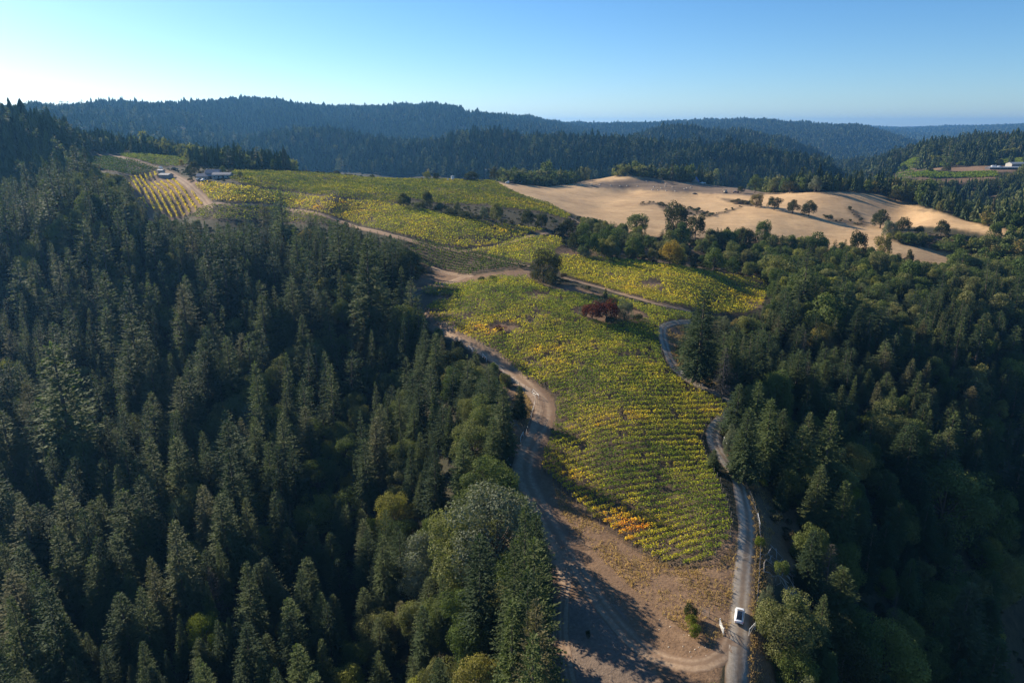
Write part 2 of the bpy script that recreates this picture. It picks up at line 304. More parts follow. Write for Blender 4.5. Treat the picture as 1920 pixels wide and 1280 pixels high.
M['leaf'] = leafmat('broadleaf_leaves', [(0, (.060,.092,.030)), (.3, (.100,.130,.040)), (.55, (.14,.155,.060)), (.8, (.155,.15,.072)), (.93, (.21,.22,.05)), (1, (.19,.15,.06))], .25)
M['oakleaf'] = leafmat('oak_leaves', [(0, (.036,.050,.020)), (.5, (.050,.060,.024)), (1, (.075,.072,.030))], .22)
M['shrubleaf'] = leafmat('shrub_leaves', [(0, (.045,.055,.028)), (.5, (.07,.066,.040)), (.8, (.055,.075,.025)), (1, (.10,.075,.045))], .22)
M['golden'] = leafmat('golden_leaves', [(0, (.24,.17,.035)), (1, (.30,.21,.04))], .3)
M['lime'] = leafmat('lime_leaves', [(0, (.10,.14,.02)), (1, (.15,.17,.025))], .25)
M['redleaf'] = leafmat('red_leaves', [(0, (.095,.024,.018)), (1, (.12,.038,.024))], .25)
M['greyleaf'] = leafmat('grey_twigs', [(0, (.085,.075,.068)), (1, (.12,.105,.095))], .1)
M['sage'] = leafmat('grey_green_leaves', [(0, (.12,.14,.10)), (1, (.15,.165,.115))], .2)
M['bark'] = simple('bark', (.10,.075,.055), .9, scale=6)
M['palebark'] = simple('pale_dead_wood', (.34,.30,.26), .85, scale=6)
M['vine'] = leafmat('vine_leaves', None, .45, attr='leafcol', tw=(1.35,1.35,.8))
M['white'] = simple('white_paint', (.74,.74,.72), .45, var=.05)
M['wood'] = simple('weathered_wood', (.19,.16,.13), .85)
M['darkwood'] = simple('dark_wood', (.07,.06,.055), .8)
M['steel'] = simple('galvanised_steel', (.42,.42,.42), .5, .6, .08)
M['carpaint'] = simple('white_car_paint', (.80,.81,.82), .25, 0, .01, coat=1.)
M['glass'] = simple('dark_tinted_glass', (.012,.014,.017), .06, 0, .02, coat=.6)
M['rubber'] = simple('tyre_rubber', (.02,.02,.02), .85)
M['alloy'] = simple('wheel_alloy', (.5,.5,.52), .35, .9, .03)
M['redlight'] = simple('tail_light_red', (.32,.01,.01), .2, coat=.8)
M['blackpl'] = simple('black_plastic', (.02,.02,.022), .5)
M['roofgrey'] = simple('grey_shingle_roof', (.20,.21,.24), .8, var=.2, scale=2)
M['roofblue'] = simple('blue_metal_roof', (.04,.14,.42), .5, var=.06)
M['rooflight'] = simple('pale_metal_roof', (.28,.31,.34), .45, var=.05)
M['wallcream'] = simple('pale_wall', (.36,.34,.31), .8, var=.08)
M['walldark'] = simple('dark_board_wall', (.05,.05,.06), .8)
M['brownmach'] = simple('rusty_brown_paint', (.16,.09,.06), .7, var=.3)
M['darkpaint'] = simple('dark_green_paint', (.03,.05,.05), .4)
M['tan'] = simple('pale_straw', (.55,.48,.38), .9)
M['rock'] = simple('dark_rock', (.09,.08,.07), .9)
# ground
gm, n = newmat('ground_cover'); o = N(n, 'ShaderNodeOutputMaterial'); b = N(n, 'ShaderNodeBsdfPrincipled', i_Roughness=.95); b.inputs['Specular IOR Level'].default_value = .1
g = N(n, 'ShaderNodeNewGeometry'); pos = g.outputs['Position']
a1 = N(n, 'ShaderNodeAttribute', attribute_name='cover_a'); a2 = N(n, 'ShaderNodeAttribute', attribute_name='cover_b')
s1 = N(n, 'ShaderNodeSeparateColor'); s2 = N(n, 'ShaderNodeSeparateColor'); n.links.new(a1.outputs['Color'], s1.inputs[0]); n.links.new(a2.outputs['Color'], s2.inputs[0])
nf = noise(n, pos, .35, 6, .7); nl = noise(n, pos, .03, 5, .6); nm = noise(n, pos, 1.6, 5, .7)
mp = N(n, 'ShaderNodeMapping'); mp.inputs['Scale'].default_value = (.02, .12, .1); mp.inputs['Rotation'].default_value = (0, 0, .35); n.links.new(pos, mp.inputs['Vector'])
ns = noise(n, mp.outputs[0], 1.0, 6, .65)
floor_ = ramp(n, nf, [(.3, (.028,.030,.018)), (.55, (.055,.050,.030)), (.75, (.085,.070,.042))])
gold = mix(n, .55, ramp(n, ns, [(.28, (.28,.165,.085)), (.5, (.52,.325,.16)), (.72, (.64,.42,.22))]), ramp(n, nl, [(.36, (.29,.18,.095)), (.58, (.62,.43,.235))]))
gold = mix(n, .35, gold, ramp(n, nf, [(.35, (.32,.21,.11)), (.65, (.64,.45,.25))]))
mp2 = N(n, 'ShaderNodeMapping'); mp2.inputs['Scale'].default_value = (.06, .5, .4); mp2.inputs['Rotation'].default_value = (0, 0, -.2); n.links.new(pos, mp2.inputs['Vector'])
gold = mix(n, .3, gold, ramp(n, noise(n, mp2.outputs[0], 1., 6, .75), [(.38, (.25,.15,.08)), (.6, (.66,.46,.26))]))
dirt = mix(n, .5, ramp(n, nf, [(.3, (.12,.075,.048)), (.52, (.215,.135,.082)), (.75, (.34,.23,.145))]), ramp(n, nm, [(.3, (.10,.064,.04)), (.7, (.29,.19,.12))]))
soil = ramp(n, nm, [(.3, (.060,.045,.032)), (.7, (.14,.10,.068))])
brown = mix(n, .5, ramp(n, nf, [(.3, (.085,.060,.040)), (.7, (.24,.165,.10))]), ramp(n, nm, [(.35, (.07,.055,.035)), (.7, (.25,.17,.10))]))
bare = ramp(n, nf, [(.3, (.16,.10,.07)), (.7, (.33,.22,.14))])
pad = ramp(n, nm, [(.3, (.15,.13,.115)), (.7, (.26,.225,.195))])
knoll = ramp(n, ns, [(.3, (.13,.095,.07)), (.6, (.24,.175,.12))])  # darker brown that puts the shade of the steep face into the colour
c = floor_
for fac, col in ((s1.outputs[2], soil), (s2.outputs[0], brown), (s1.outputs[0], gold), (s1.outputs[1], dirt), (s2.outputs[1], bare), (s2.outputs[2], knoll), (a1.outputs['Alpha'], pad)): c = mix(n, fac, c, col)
n.links.new(c, b.inputs['Base Color'])
bp = N(n, 'ShaderNodeBump', i_Strength=.6, i_Distance=.35); n.links.new(nm, bp.inputs['Height']); n.links.new(bp.outputs[0], b.inputs['Normal']); n.links.new(b.outputs[0], o.inputs[0])
M['ground'] = gm
def roadmat(name, lo, hi, mid):
    m, n = newmat(name); o = N(n, 'ShaderNodeOutputMaterial'); b = N(n, 'ShaderNodeBsdfPrincipled', i_Roughness=.95); b.inputs['Specular IOR Level'].default_value = .1
    g = N(n, 'ShaderNodeNewGeometry'); a = N(n, 'ShaderNodeAttribute', attribute_name='across'); 
    c = ramp(n, noise(n, g.outputs['Position'], 1.3, 6, .75), [(.3, lo), (.7, hi)])
    nn = noise(n, g.outputs['Position'], .5, 4); ad = N(n, 'ShaderNodeMath', operation='MULTIPLY_ADD'); n.links.new(nn, ad.inputs[0]); ad.inputs[1].default_value = .22; n.links.new(a.outputs['Fac'], ad.inputs[2])
    # worn wheel tracks, weeds along the middle and the edges
    k = ramp(n, ad.outputs[0], [(.14, (1, 1, 1)), (.26, (0, 0, 0)), (.46, (0, 0, 0)), (.58, (.75, .75, .75)), (.68, (.75, .75, .75)), (.82, (0, 0, 0)), (1, (1, 1, 1))])
    c = mix(n, k, c, mid); n.links.new(c, b.inputs['Base Color'])
    bp = N(n, 'ShaderNodeBump', i_Strength=.5, i_Distance=.15); n.links.new(nn, bp.inputs['Height']); n.links.new(bp.outputs[0], b.inputs['Normal']); n.links.new(b.outputs[0], o.inputs[0]); return m
M['gravel'] = roadmat('gravel_surface', (.27,.23,.18), (.46,.39,.31), (.21,.145,.095))
M['track'] = roadmat('dirt_surface', (.22,.15,.10), (.41,.295,.20), (.20,.13,.085))

# ---------------------------------------------------------------- mesh helpers
COL = scene.collection
def mk_mesh(name, v, f, mats, mi=None, smooth=False):
    v = np.asarray(v, np.float32); f = np.asarray(f, np.int32); k = f.shape[1]
    me = bpy.data.meshes.new(name); me.vertices.add(len(v)); me.vertices.foreach_set('co', v.ravel())
    me.loops.add(f.size); me.loops.foreach_set('vertex_index', f.ravel()); me.polygons.add(len(f))
    me.polygons.foreach_set('loop_start', np.arange(0, f.size, k, dtype=np.int32))
    for m in mats: me.materials.append(m)
    if mi is not None: me.polygons.foreach_set('material_index', np.asarray(mi, np.int32))
    me.update(calc_edges=True); me.polygons.foreach_set('use_smooth', np.full(len(f), smooth)); me.update()
    return me
def link(name, data, parent=None, loc=(0,0,0)):
    o = bpy.data.objects.new(name, data); COL.objects.link(o); o.parent = parent; o.location = loc; return o
def tag(o, label=None, cat=None, group=None, kind=None):
    for k, v in (('label', label), ('category', cat), ('group', group), ('kind', kind)):
        if v: o[k] = v
    return o
class MB:
    """collects boxes, tubes and lofts into one mesh"""
    def __init__(s): s.v = []; s.f = []
    def add(s, v, f): n = len(s.v); s.v += [tuple(map(float, p)) for p in v]; s.f += [tuple(i+n for i in q) for q in f]; return s
    def box(s, c, d, rz=0, taper=1.):
        x, y, z = [q/2 for q in d]; P = []
        for sz, k in ((-1, 1), (1, taper)):
            for sx, sy in ((-1,-1),(1,-1),(1,1),(-1,1)):
                a, b = sx*x*k, sy*y*k; P.append((c[0]+a*math.cos(rz)-b*math.sin(rz), c[1]+a*math.sin(rz)+b*math.cos(rz), c[2]+sz*z))
        return s.add(P, [(3,2,1,0),(4,5,6,7),(0,1,5,4),(1,2,6,5),(2,3,7,6),(3,0,4,7)])
    def tube(s, P, r, k=6):
        P = [np.array(p, float) for p in P]; rr = r if hasattr(r, '__len__') else [r]*len(P); V = []; F_ = []
        for i, p in enumerate(P):
            t = P[min(i+1, len(P)-1)]-P[max(i-1, 0)]; t /= np.linalg.norm(t)+1e-9
            a = np.cross(t, (0, 0, 1) if abs(t[2]) < .9 else (1, 0, 0)); a /= np.linalg.norm(a); b = np.cross(t, a)
            for j in range(k): w = 2*math.pi*j/k; V.append(p+rr[i]*(math.cos(w)*a+math.sin(w)*b))
        for i in range(len(P)-1):
            for j in range(k): F_.append((i*k+j, i*k+(j+1) % k, (i+1)*k+(j+1) % k, (i+1)*k+j))
        F_.append(tuple(range(k))[::-1]); F_.append(tuple((len(P)-1)*k+j for j in range(k))); return s.add(V, F_)
    def loft(s, secs, cap=True):
        k = len(secs[0]); V = [p for q in secs for p in q]; F_ = []
        for i in range(len(secs)-1):
            for j in range(k): F_.append((i*k+j, i*k+(j+1) % k, (i+1)*k+(j+1) % k, (i+1)*k+j))
        if cap: F_ += [tuple(range(k))[::-1], tuple((len(secs)-1)*k+j for j in range(k))]
        return s.add(V, F_)
    def build(s, name, m, parent=None, loc=(0,0,0), smooth=False, bevel=0, sub=0):
        me = bpy.data.meshes.new(name); me.from_pydata(s.v, [], s.f); me.materials.append(m); me.update()
        if smooth: me.polygons.foreach_set('use_smooth', [True]*len(me.polygons))
        o = link(name, me, parent, loc)
        if bevel: q = o.modifiers.new('bevel', 'BEVEL'); q.width = bevel; q.segments = 2
        if sub: q = o.modifiers.new('sub', 'SUBSURF'); q.levels = sub; q.render_levels = sub
        return o
def empty(name, loc, rz=0, s=(1,1,1)):
    e = bpy.data.objects.new(name, None); COL.objects.link(e); e.location = loc; e.rotation_euler = (0, 0, rz); e.scale = s; e.empty_display_size = .5; return e

# ---------------------------------------------------------------- the ground sheet
fi_ = np.arange(nt*nd).reshape(nt, nd)
quads = np.stack([fi_[:-1,:-1], fi_[1:,:-1], fi_[1:,1:], fi_[:-1,1:]], -1).reshape(-1, 4)[:, ::-1]
V3 = np.stack([X2, Y2, HG], -1).reshape(-1, 3)
gme = mk_mesh('ground', V3, quads, [M['ground']], smooth=True)
xf, yf = V3[:,0].astype(float), V3[:,1].astype(float); df = np.hypot(xf, yf)
wx = xf+1.2*fbm(xf/4, yf/4, 3)*np.clip(df/200, .6, 4); wy = yf+1.2*fbm(xf/4+50, yf/4, 3)*np.clip(df/200, .6, 4)
ca = np.zeros((len(xf), 4), np.float32); cb = np.zeros((len(xf), 4), np.float32); cb[:,3] = 1
for P in BP.values(): ca[:,2] = np.maximum(ca[:,2], inside(P, wx, wy))
holes = anyin(HOLES, wx, wy)
ca[:,0] = anyin(GOLD+CLEAR, wx, wy); ca[:,1] = np.maximum(anyin(DIRT+DIRT2, wx, wy), holes)
cb[:,0] = np.maximum(anyin(BROWN, wx, wy), .8*anyin(GULLY, wx, wy)); ca[:,0] *= 1-.8*anyin(GULLY, wx, wy); cb[:,1] = anyin(HILLBARE, wx, wy); cb[:,2] = inside(KNOLL_SHADE, wx, wy)
PAD = poly([(1045,1130),(1130,1120),(1170,1150),(1200,1200),(1250,1290),(1040,1300)])
ca[:,3] = inside(PAD, wx+3*fbm(wx/5, wy/5, 3), wy)*.45
def bl1(A):
    G_ = A.reshape(nt, nd, -1); H_ = G_.copy()
    H_[1:-1,1:-1] = (G_[1:-1,1:-1]*2+G_[:-2,1:-1]+G_[2:,1:-1]+G_[1:-1,:-2]+G_[1:-1,2:])/6; return H_.reshape(-1, A.shape[1])
for nm_, A_ in (('cover_a', bl1(ca)), ('cover_b', bl1(cb))):
    at = gme.attributes.new(nm_, 'FLOAT_COLOR', 'POINT'); at.data.foreach_set('color', A_.ravel())
tag(link('ground', gme), kind='structure')
def sag(P, w):
    r = np.hypot(P[:,0], P[:,1]); return r
def ribbon(name, w, P, mat, lift=.07, wob=.25):
    t = np.gradient(P, axis=0); t /= np.linalg.norm(t, axis=1, keepdims=True)+1e-9; nrm = np.stack([t[:,1], -t[:,0]], 1)
    K = 9; us = np.linspace(-.5, .5, K); V = []; A = []
    for i, u in enumerate(us):
        off = w*u*(1+wob*fbm(P[:,0]/6+u*9, P[:,1]/6, 3)); q = P+nrm*off[:,None]
        gz = ground(q[:,0], q[:,1]); gc = ground(P[:,0], P[:,1]); e = 1-abs(u)*2
        V.append(np.stack([q[:,0], q[:,1], gz+lift*min(1, e*4+.15)], 1)); A.append(np.full(len(P), u+.5))
    V = np.stack(V, 1); L = len(P); idx = np.arange(L*K).reshape(L, K)
    f = np.stack([idx[:-1,:-1], idx[:-1,1:], idx[1:,1:], idx[1:,:-1]], -1).reshape(-1, 4)
    me = mk_mesh(name, V.reshape(-1, 3), f, [mat], smooth=True); at = me.attributes.new('across', 'FLOAT', 'POINT'); at.data.foreach_set('value', np.stack(A, 1).ravel().astype(np.float32))
    return tag(link(name, me), kind='structure')
for k, (w, P) in RC.items(): ribbon(k, w, P, M['gravel'] if 'gravel' in k else M['track'])
# ---------------------------------------------------------------- tree shapes
def nrmz(a): return a/(np.linalg.norm(a, axis=-1, keepdims=True)+1e-9)
def diamonds(base, ax, side, L, Wd):
    """pointed leaf-spray faces: base point, axis, sideways vector, length, width"""
    b = base; tip = b+ax*L[:,None]; m = b+ax*(L*.45)[:,None]; s = side*(Wd*.5)[:,None]
    V = np.stack([b, m+s, tip, m-s], 1).reshape(-1, 3); F_ = np.arange(len(V)).reshape(-1, 4); return V, F_
def tubeq(P, rr, k=5):
    P = np.array(P, float); V = []; F_ = []
    for i, p in enumerate(P):
        t = nrmz(P[min(i+1, len(P)-1)]-P[max(i-1, 0)]); a = nrmz(np.cross(t, (0,0,1) if abs(t[2]) < .9 else (1,0,0))); b = np.cross(t, a)
        for j in range(k): w = 2*math.pi*j/k; V.append(p+rr[i]*(math.cos(w)*a+math.sin(w)*b))
    for i in range(len(P)-1):
        for j in range(k): F_.append((i*k+j, i*k+(j+1) % k, (i+1)*k+(j+1) % k, (i+1)*k+j))
    return np.array(V), np.array(F_)
def conifer(seed, nlev, nbr, nspr, spray, R0=.155, power=.8, gap=.0, droop=.0, base=.1):
    """unit-height conifer crown: whorls of branches carrying flat pointed sprays"""
    g = np.random.default_rng(seed); B = []; A = []; S = []; Ls = []; lim = []
    skew = g.normal(0, 1, 8)
    for i in range(nlev):
        z = base+(.985-base)*((i+g.random()*.8)/nlev); t = (z-base)/(1-base)
        prof = (1-t)**power*(.55+.45*min(1, t/.12)); nb = max(3, int(nbr*(.5+.8*(1-t))))
        if gap and g.random() < gap: continue
        for k in range(nb):
            az = g.random()*2*math.pi; lop = 1+.22*math.sin(az+skew[0])+.15*math.sin(2*az+skew[1]+z*6)
            r = R0*prof*lop*(.6+.55*g.random())+.006; up = (-.35-droop)*(1-t)+.5*t+g.normal(0, .12)
            d = np.array([math.cos(az), math.sin(az), up]); d /= np.linalg.norm(d); sd = np.array([-math.sin(az), math.cos(az), 0])
            if k < 3 and t < .6 and i % 2 == 0: lim.append((z, d*r*.8))
            m = max(2, int(nspr*(.35+.65*(1-t))))
            for j in range(m):
                s = .22+.78*(j+g.random()*.7)/m; yaw = (1 if j % 2 else -1)*g.uniform(.1, 1.0); 
                a = d*math.cos(yaw)+sd*math.sin(yaw)+np.array([0, 0, g.normal(-.05, .28)]); a /= np.linalg.norm(a)
                w = np.cross(a, [0, 0, 1]); w /= np.linalg.norm(w)+1e-9; roll = g.normal(0, .55); w = w*math.cos(roll)+np.cross(a, w)*math.sin(roll)
                B.append(np.array([0, 0, z])+d*r*s); A.append(a); S.append(w); Ls.append(spray*(1.25-.5*s)*(.55+.45*(1-t)+.1)*g.uniform(.7, 1.3))
    # leader
    for j in range(6): B.append(np.array([0, 0, .955+.007*j])); a = nrmz(np.array([g.normal(0,.25), g.normal(0,.25), 1.])); A.append(a); w = nrmz(np.cross(a, [1., .3, 0])); S.append(w); Ls.append(spray*.8)
    B = np.array(B); A = np.array(A); S = np.array(S); Ls = np.array(Ls)
    V, F_ = diamonds(B, A, S, Ls, Ls*.52)
    tv, tf = tubeq([(0,0,-.03), (0,0,.3), (0,0,.7), (0,0,.97)], [.016, .012, .006, .001])
    for z, v in lim[:24]:
        a, b = tubeq([(0,0,z), tuple(np.array([0,0,z])+v)], [.0028, .0008], 3); tf = np.vstack([tf, b+len(tv)]); tv = np.vstack([tv, a])
    return (V, F_), (tv, tf)
def broad(seed, nlobe, nleaf, leaf, rx=.40, zc=.60, rz=.40, lob=(.085, .18), open_=0., low=-.75):
    """unit-height broadleaf crown: leaf faces over many overlapping clumps, with limbs reaching them"""
    g = np.random.default_rng(seed); D_ = nrmz(g.normal(size=(nlobe*3, 3))); D_ = D_[D_[:,2] > low][:nlobe]; nl = len(D_)
    sk = g.uniform(.75, 1.2, nl); C_ = D_*np.array([rx, rx, rz])*sk[:,None]*g.uniform(.58, .9, (nl, 1))+np.array([0, 0, zc]); Rr = g.uniform(*lob, nl)
    V = []; per = nleaf//nl
    for c, r in zip(C_, Rr):
        m = int(per*(r/np.mean(Rr))**2); d = nrmz(g.normal(size=(m*2, 3))); out = nrmz(c-np.array([0, 0, zc-.12])); d = d[(d@out) > -.45][:m]; m = len(d)
        rad = r*(1+.16*np.sin(d[:,0]*7+seed)*np.sin(d[:,1]*6)+g.normal(0, .07, m)); p = c+d*rad[:,None]*np.array([1, 1, .82])
        nn = nrmz(d+g.normal(0, .55, (m, 3))); ax = nrmz(np.cross(nn, nrmz(g.normal(size=(m, 3))))); sd = np.cross(nn, ax); L = leaf*g.uniform(.6, 1.4, m)
        v, _ = diamonds(p, ax, sd, L, L*.75); V.append(v)
    V = np.vstack(V); F_ = np.arange(len(V)).reshape(-1, 4)
    tv, tf = tubeq([(0,0,-.04), (.01,0,.15), (.0,.01,.38), (0,0,.62)], [.035, .026, .018, .006], 6)
    for c in C_[:14]:
        z0 = g.uniform(.16, .36); mid = (np.array([0, 0, z0])+c)/2+np.array([0, 0, -.02]); a, b = tubeq([(0,0,z0), mid, c], [.014, .009, .003], 4); tf = np.vstack([tf, b+len(tv)]); tv = np.vstack([tv, a])
    return (V, F_), (tv, tf)
def bush(seed, nlobe, nleaf, leaf, flat=.7):
    (V, F_), T = broad(seed, nlobe, nleaf, leaf, rx=.5, zc=.42, rz=.42, lob=(.16, .27), low=-.1); V = V.copy(); V[:,2] = np.maximum(V[:,2], -.03); return (V, F_), T
def deadtree(seed, R0=.2):
    (V, F_), T = conifer(seed, 56, 9, 10, .024, R0, .6, base=.15); g = np.random.default_rng(seed)
    V = V.reshape(-1, 4, 3); c = V[:, :1]; V = c+(V-c)*np.array([1, 1, 1]); w = V[:,1]-V[:,3]; m = (V[:,1]+V[:,3])/2; V[:,1] = m+w*.22; V[:,3] = m-w*.22
    return (V.reshape(-1, 3), F_), T

def starcone(seed, tiers, pts, R0, jag=.5, base=.06):
    """distant conifer: stacked ragged skirts that end in points"""
    g = np.random.default_rng(seed); V = []; F_ = []
    for i in range(tiers):
        a = i/tiers; z0 = base+(.95-base)*a; z1 = min(1.0, z0+(.95-base)/tiers*2.1+.05); r = R0*(1-a)**.8*g.uniform(.85, 1.15)+.008; n0 = len(V); V.append((g.normal(0, .004), g.normal(0, .004), z1 if i < tiers-1 else 1.))
        ph = g.random()*6.28; m = pts*2
        for j in range(m):
            w = ph+2*math.pi*j/m+g.normal(0, .12); rr = r*(g.uniform(.85, 1.25) if j % 2 else g.uniform(.35, .6)); V.append((rr*math.cos(w), rr*math.sin(w), z0+(0 if j % 2 else .03)+g.normal(0, .008)))
        for j in range(m): F_.append((n0, n0, n0+1+j, n0+1+(j+1) % m))
    V = np.array(V); F_ = np.array(F_)[:, [0, 2, 3]]; V4 = V[F_].reshape(-1, 3, 3); V4 = np.concatenate([V4, V4[:, 2:3]+(V4[:, 0:1]-V4[:, 2:3])*.02], 1)
    tv, tf = tubeq([(0,0,-.03), (0,0,.2)], [.014, .012], 3)
    return (V4.reshape(-1, 3), np.arange(len(V4)*4).reshape(-1, 4)), (tv, tf)
PR = {}   # prototypes: kind -> lod -> list of (crown mesh data, trunk mesh data)
def protos():
    P = {}
    cf = [(.18,.50,.30,.05,.16), (.21,.45,.38,-.15,.22), (.150,.80,.0,.0,.06), (.175,.70,.05,.1,.10), (.130,.95,.0,-.1,.05), (.200,.62,.12,.15,.14), (.165,.85,.04,.05,.04)]
    P['c0'] = [conifer(11+i, 74, 12, 15, .025, *c[:2], c[2], c[3], c[4]) for i, c in enumerate(cf)]
    P['c1'] = [conifer(31+i, 50, 9, 10, .036, *c[:2], c[2], c[3], c[4]) for i, c in enumerate(cf)]
    P['c2'] = [starcone(51+i, 11, 7, c[0]*.95, base=c[4]) for i, c in enumerate(cf[2:])]+[conifer(58, 24, 6, 5, .085, .19, .5, .25, .0, .2)]
    P['c3'] = [starcone(71+i, 5, 5, c[0]*1.05, base=.03) for i, c in enumerate(cf[2:])]
    bf = [(.40,.47,.55), (.44,.46,.54), (.36,.50,.52), (.47,.45,.52)]
    P['b0'] = [broad(101+i, 50, 15000, .022, *c) for i, c in enumerate(bf)]
    P['b1'] = [broad(121+i, 36, 4200, .040, *c) for i, c in enumerate(bf)]
    P['b2'] = [broad(141+i, 22, 700, .09, *c) for i, c in enumerate(bf)]
    P['s0'] = [bush(161+i, 16, 2600, .055) for i in range(3)]
    P['s1'] = [bush(181+i, 10, 420, .13) for i in range(3)]
    return P
PR = protos()
LM = {'c': 'needle', 'b': 'leaf', 's': 'shrubleaf'}
PM = {}   # mesh datablocks, crown and trunk separately (for single trees)
def pmesh(key, i, mat):
    k = (key, i, mat)
    if k not in PM:
        (v, f), (tv, tf) = PR[key][i]; PM[k] = (mk_mesh('crown', v, f, [M[mat]]), mk_mesh('trunk', tv, tf, [M['bark']], smooth=True))
    return PM[k]
PC = {}
def pcoll(key, mat):
    """a collection of whole trees for scattered woodland, kept out of the scene"""
    if (key, mat) in PC: return PC[key, mat]
    c = bpy.data.collections.new('woodland_'+key+mat)
    for i, ((v, f), (tv, tf)) in enumerate(PR[key]):
        me = mk_mesh('tree', np.vstack([v, tv]), np.vstack([f, tf+len(v)]), [M[mat], M['bark']], np.r_[np.zeros(len(f)), np.ones(len(tf))])
        o = bpy.data.objects.new('t%02d' % i, me); c.objects.link(o)
    PC[key, mat] = c; return c
def scatter(name, sets):
    """one object: points with geometry-node instances; sets = [(collection, pos, scale, rot, index)]"""
    allp = np.vstack([s[1] for s in sets]); me = bpy.data.meshes.new(name); me.vertices.add(len(allp)); me.vertices.foreach_set('co', allp.astype(np.float32).ravel())
    def att(nm, tp, key, arr): a = me.attributes.new(nm, tp, 'POINT'); a.data.foreach_set(key, arr)
    att('scl', 'FLOAT_VECTOR', 'vector', np.vstack([s[2] for s in sets]).astype(np.float32).ravel())
    att('rot', 'FLOAT_VECTOR', 'vector', np.vstack([s[3] for s in sets]).astype(np.float32).ravel())
    att('pick', 'INT', 'value', np.concatenate([s[4] for s in sets]).astype(np.int32)); att('cset', 'INT', 'value', np.concatenate([np.full(len(s[1]), i) for i, s in enumerate(sets)]).astype(np.int32))
    o = link(name, me); ng = bpy.data.node_groups.new(name, 'GeometryNodeTree'); ng.interface.new_socket('Geometry', in_out='INPUT', socket_type='NodeSocketGeometry'); ng.interface.new_socket('Geometry', in_out='OUTPUT', socket_type='NodeSocketGeometry')
    gi = ng.nodes.new('NodeGroupInput'); go = ng.nodes.new('NodeGroupOutput'); jn = ng.nodes.new('GeometryNodeJoinGeometry')
    def attr(nm, tp): a = ng.nodes.new('GeometryNodeInputNamedAttribute'); a.data_type = tp; a.inputs['Name'].default_value = nm; return a.outputs['Attribute']
    sc_, ro, pk, cs = attr('scl', 'FLOAT_VECTOR'), attr('rot', 'FLOAT_VECTOR'), attr('pick', 'INT'), attr('cset', 'INT')
    for i, s in enumerate(sets):
        ci = ng.nodes.new('GeometryNodeCollectionInfo'); ci.inputs['Collection'].default_value = s[0]; ci.inputs['Separate Children'].default_value = True; ci.inputs['Reset Children'].default_value = True
        cp = ng.nodes.new('FunctionNodeCompare'); cp.data_type = 'INT'; cp.operation = 'EQUAL'; ng.links.new(cs, cp.inputs[2]); cp.inputs[3].default_value = i
        ip = ng.nodes.new('GeometryNodeInstanceOnPoints'); ip.inputs['Pick Instance'].default_value = True
        ng.links.new(gi.outputs[0], ip.inputs['Points']); ng.links.new(cp.outputs[0], ip.inputs['Selection']); ng.links.new(ci.outputs[0], ip.inputs['Instance']); ng.links.new(pk, ip.inputs['Instance Index'])
        er = ng.nodes.new('FunctionNodeEulerToRotation'); ng.links.new(ro, er.inputs[0]); ng.links.new(er.outputs[0], ip.inputs['Rotation']); ng.links.new(sc_, ip.inputs['Scale']); ng.links.new(ip.outputs[0], jn.inputs[0])
    ng.links.new(jn.outputs[0], go.inputs[0]); o.modifiers.new('scatter', 'NODES').node_group = ng; return o

# ---------------------------------------------------------------- where trees may stand
KEEP = [np.array(p, float) for p in CLEARPX]+[np.array([(1740,318),(1800,312),(1880,311),(1915,314),(1900,322),(1800,322)], float)]+[np.array(v, float) for k, v in BL.items()]+[np.array(v, float) for v in [
 [(800,600),(860,632),(930,678),(972,718),(1000,742),(1000,780),(965,850),(985,905),(1035,1000),(1040,1290),(1345,1290),(1385,1000),(1330,860),(1240,600),(1050,520),(880,517),(800,560)],
 [(1330,800),(1360,830),(1400,870),(1435,885),(1450,960),(1485,1000),(1500,1060),(1490,1120),(1450,1160),(1445,1200),(1455,1290),(1340,1290),(1385,1000)], [(1245,610),(1290,612),(1262,660),(1290,700),(1390,755),(1380,775),(1340,745),(1265,700)],
 [(990,350),(1250,335),(1440,362),(1650,363),(1800,410),(1900,440),(1850,440),(1640,430),(1660,450),(1500,440),(1380,425),(1220,425),(1060,398)], [(1680,478),(1700,460),(1800,478),(1835,487),(1760,490)]]]
def keeps(px, py):
    r = np.zeros(np.shape(px), bool)
    for p in KEEP: r |= inside(p, px, py)
    return r
_rp = np.vstack([np.c_[P[::2], np.full(len(P[::2]), w/2)] for w, P in RC.values()])
def roadclear(x, y, m=1.2):
    ok = np.ones(len(x), bool)
    for a in range(0, len(x), 4000):
        s = slice(a, a+4000); d = np.hypot(x[s,None]-_rp[None,:,0], y[s,None]-_rp[None,:,1])-_rp[None,:,2]; ok[s] = d.min(1) > m
    return ok
SL = (HG-CZ)/D2; SLM = np.maximum.accumulate(SL, axis=1)
def vis(x, y, top):
    t = np.arctan2(x, y); d = np.hypot(x, y); i = np.clip(np.interp(t, TH, np.arange(nt)).astype(int), 0, nt-1); j = np.clip(np.interp(np.log(d*.97-3), LD, np.arange(nd)).astype(int)-1, 0, nd-1)
    return (top+3+d*.0015-CZ)/d > SLM[i, j]
def fit(x, y, g, h, wr, hmin, soft):
    """shorten trees that would hide open ground seen in the photograph"""
    h = h.copy(); ok = np.ones(len(x), bool)
    for it in range(9):
        bad = np.zeros(len(x), bool)
        for fr in (.45, .75, 1.0):
            for sx in (-.7, .7) if fr < 1 else (0,):
                px, py, _ = proj(x+sx*wr*h*(1-fr*.5), y, g+fr*h); bad |= keeps(px, py)
        bad &= ~soft
        h[bad] *= .82
    ok = (h >= hmin) & ~bad
    return h, ok
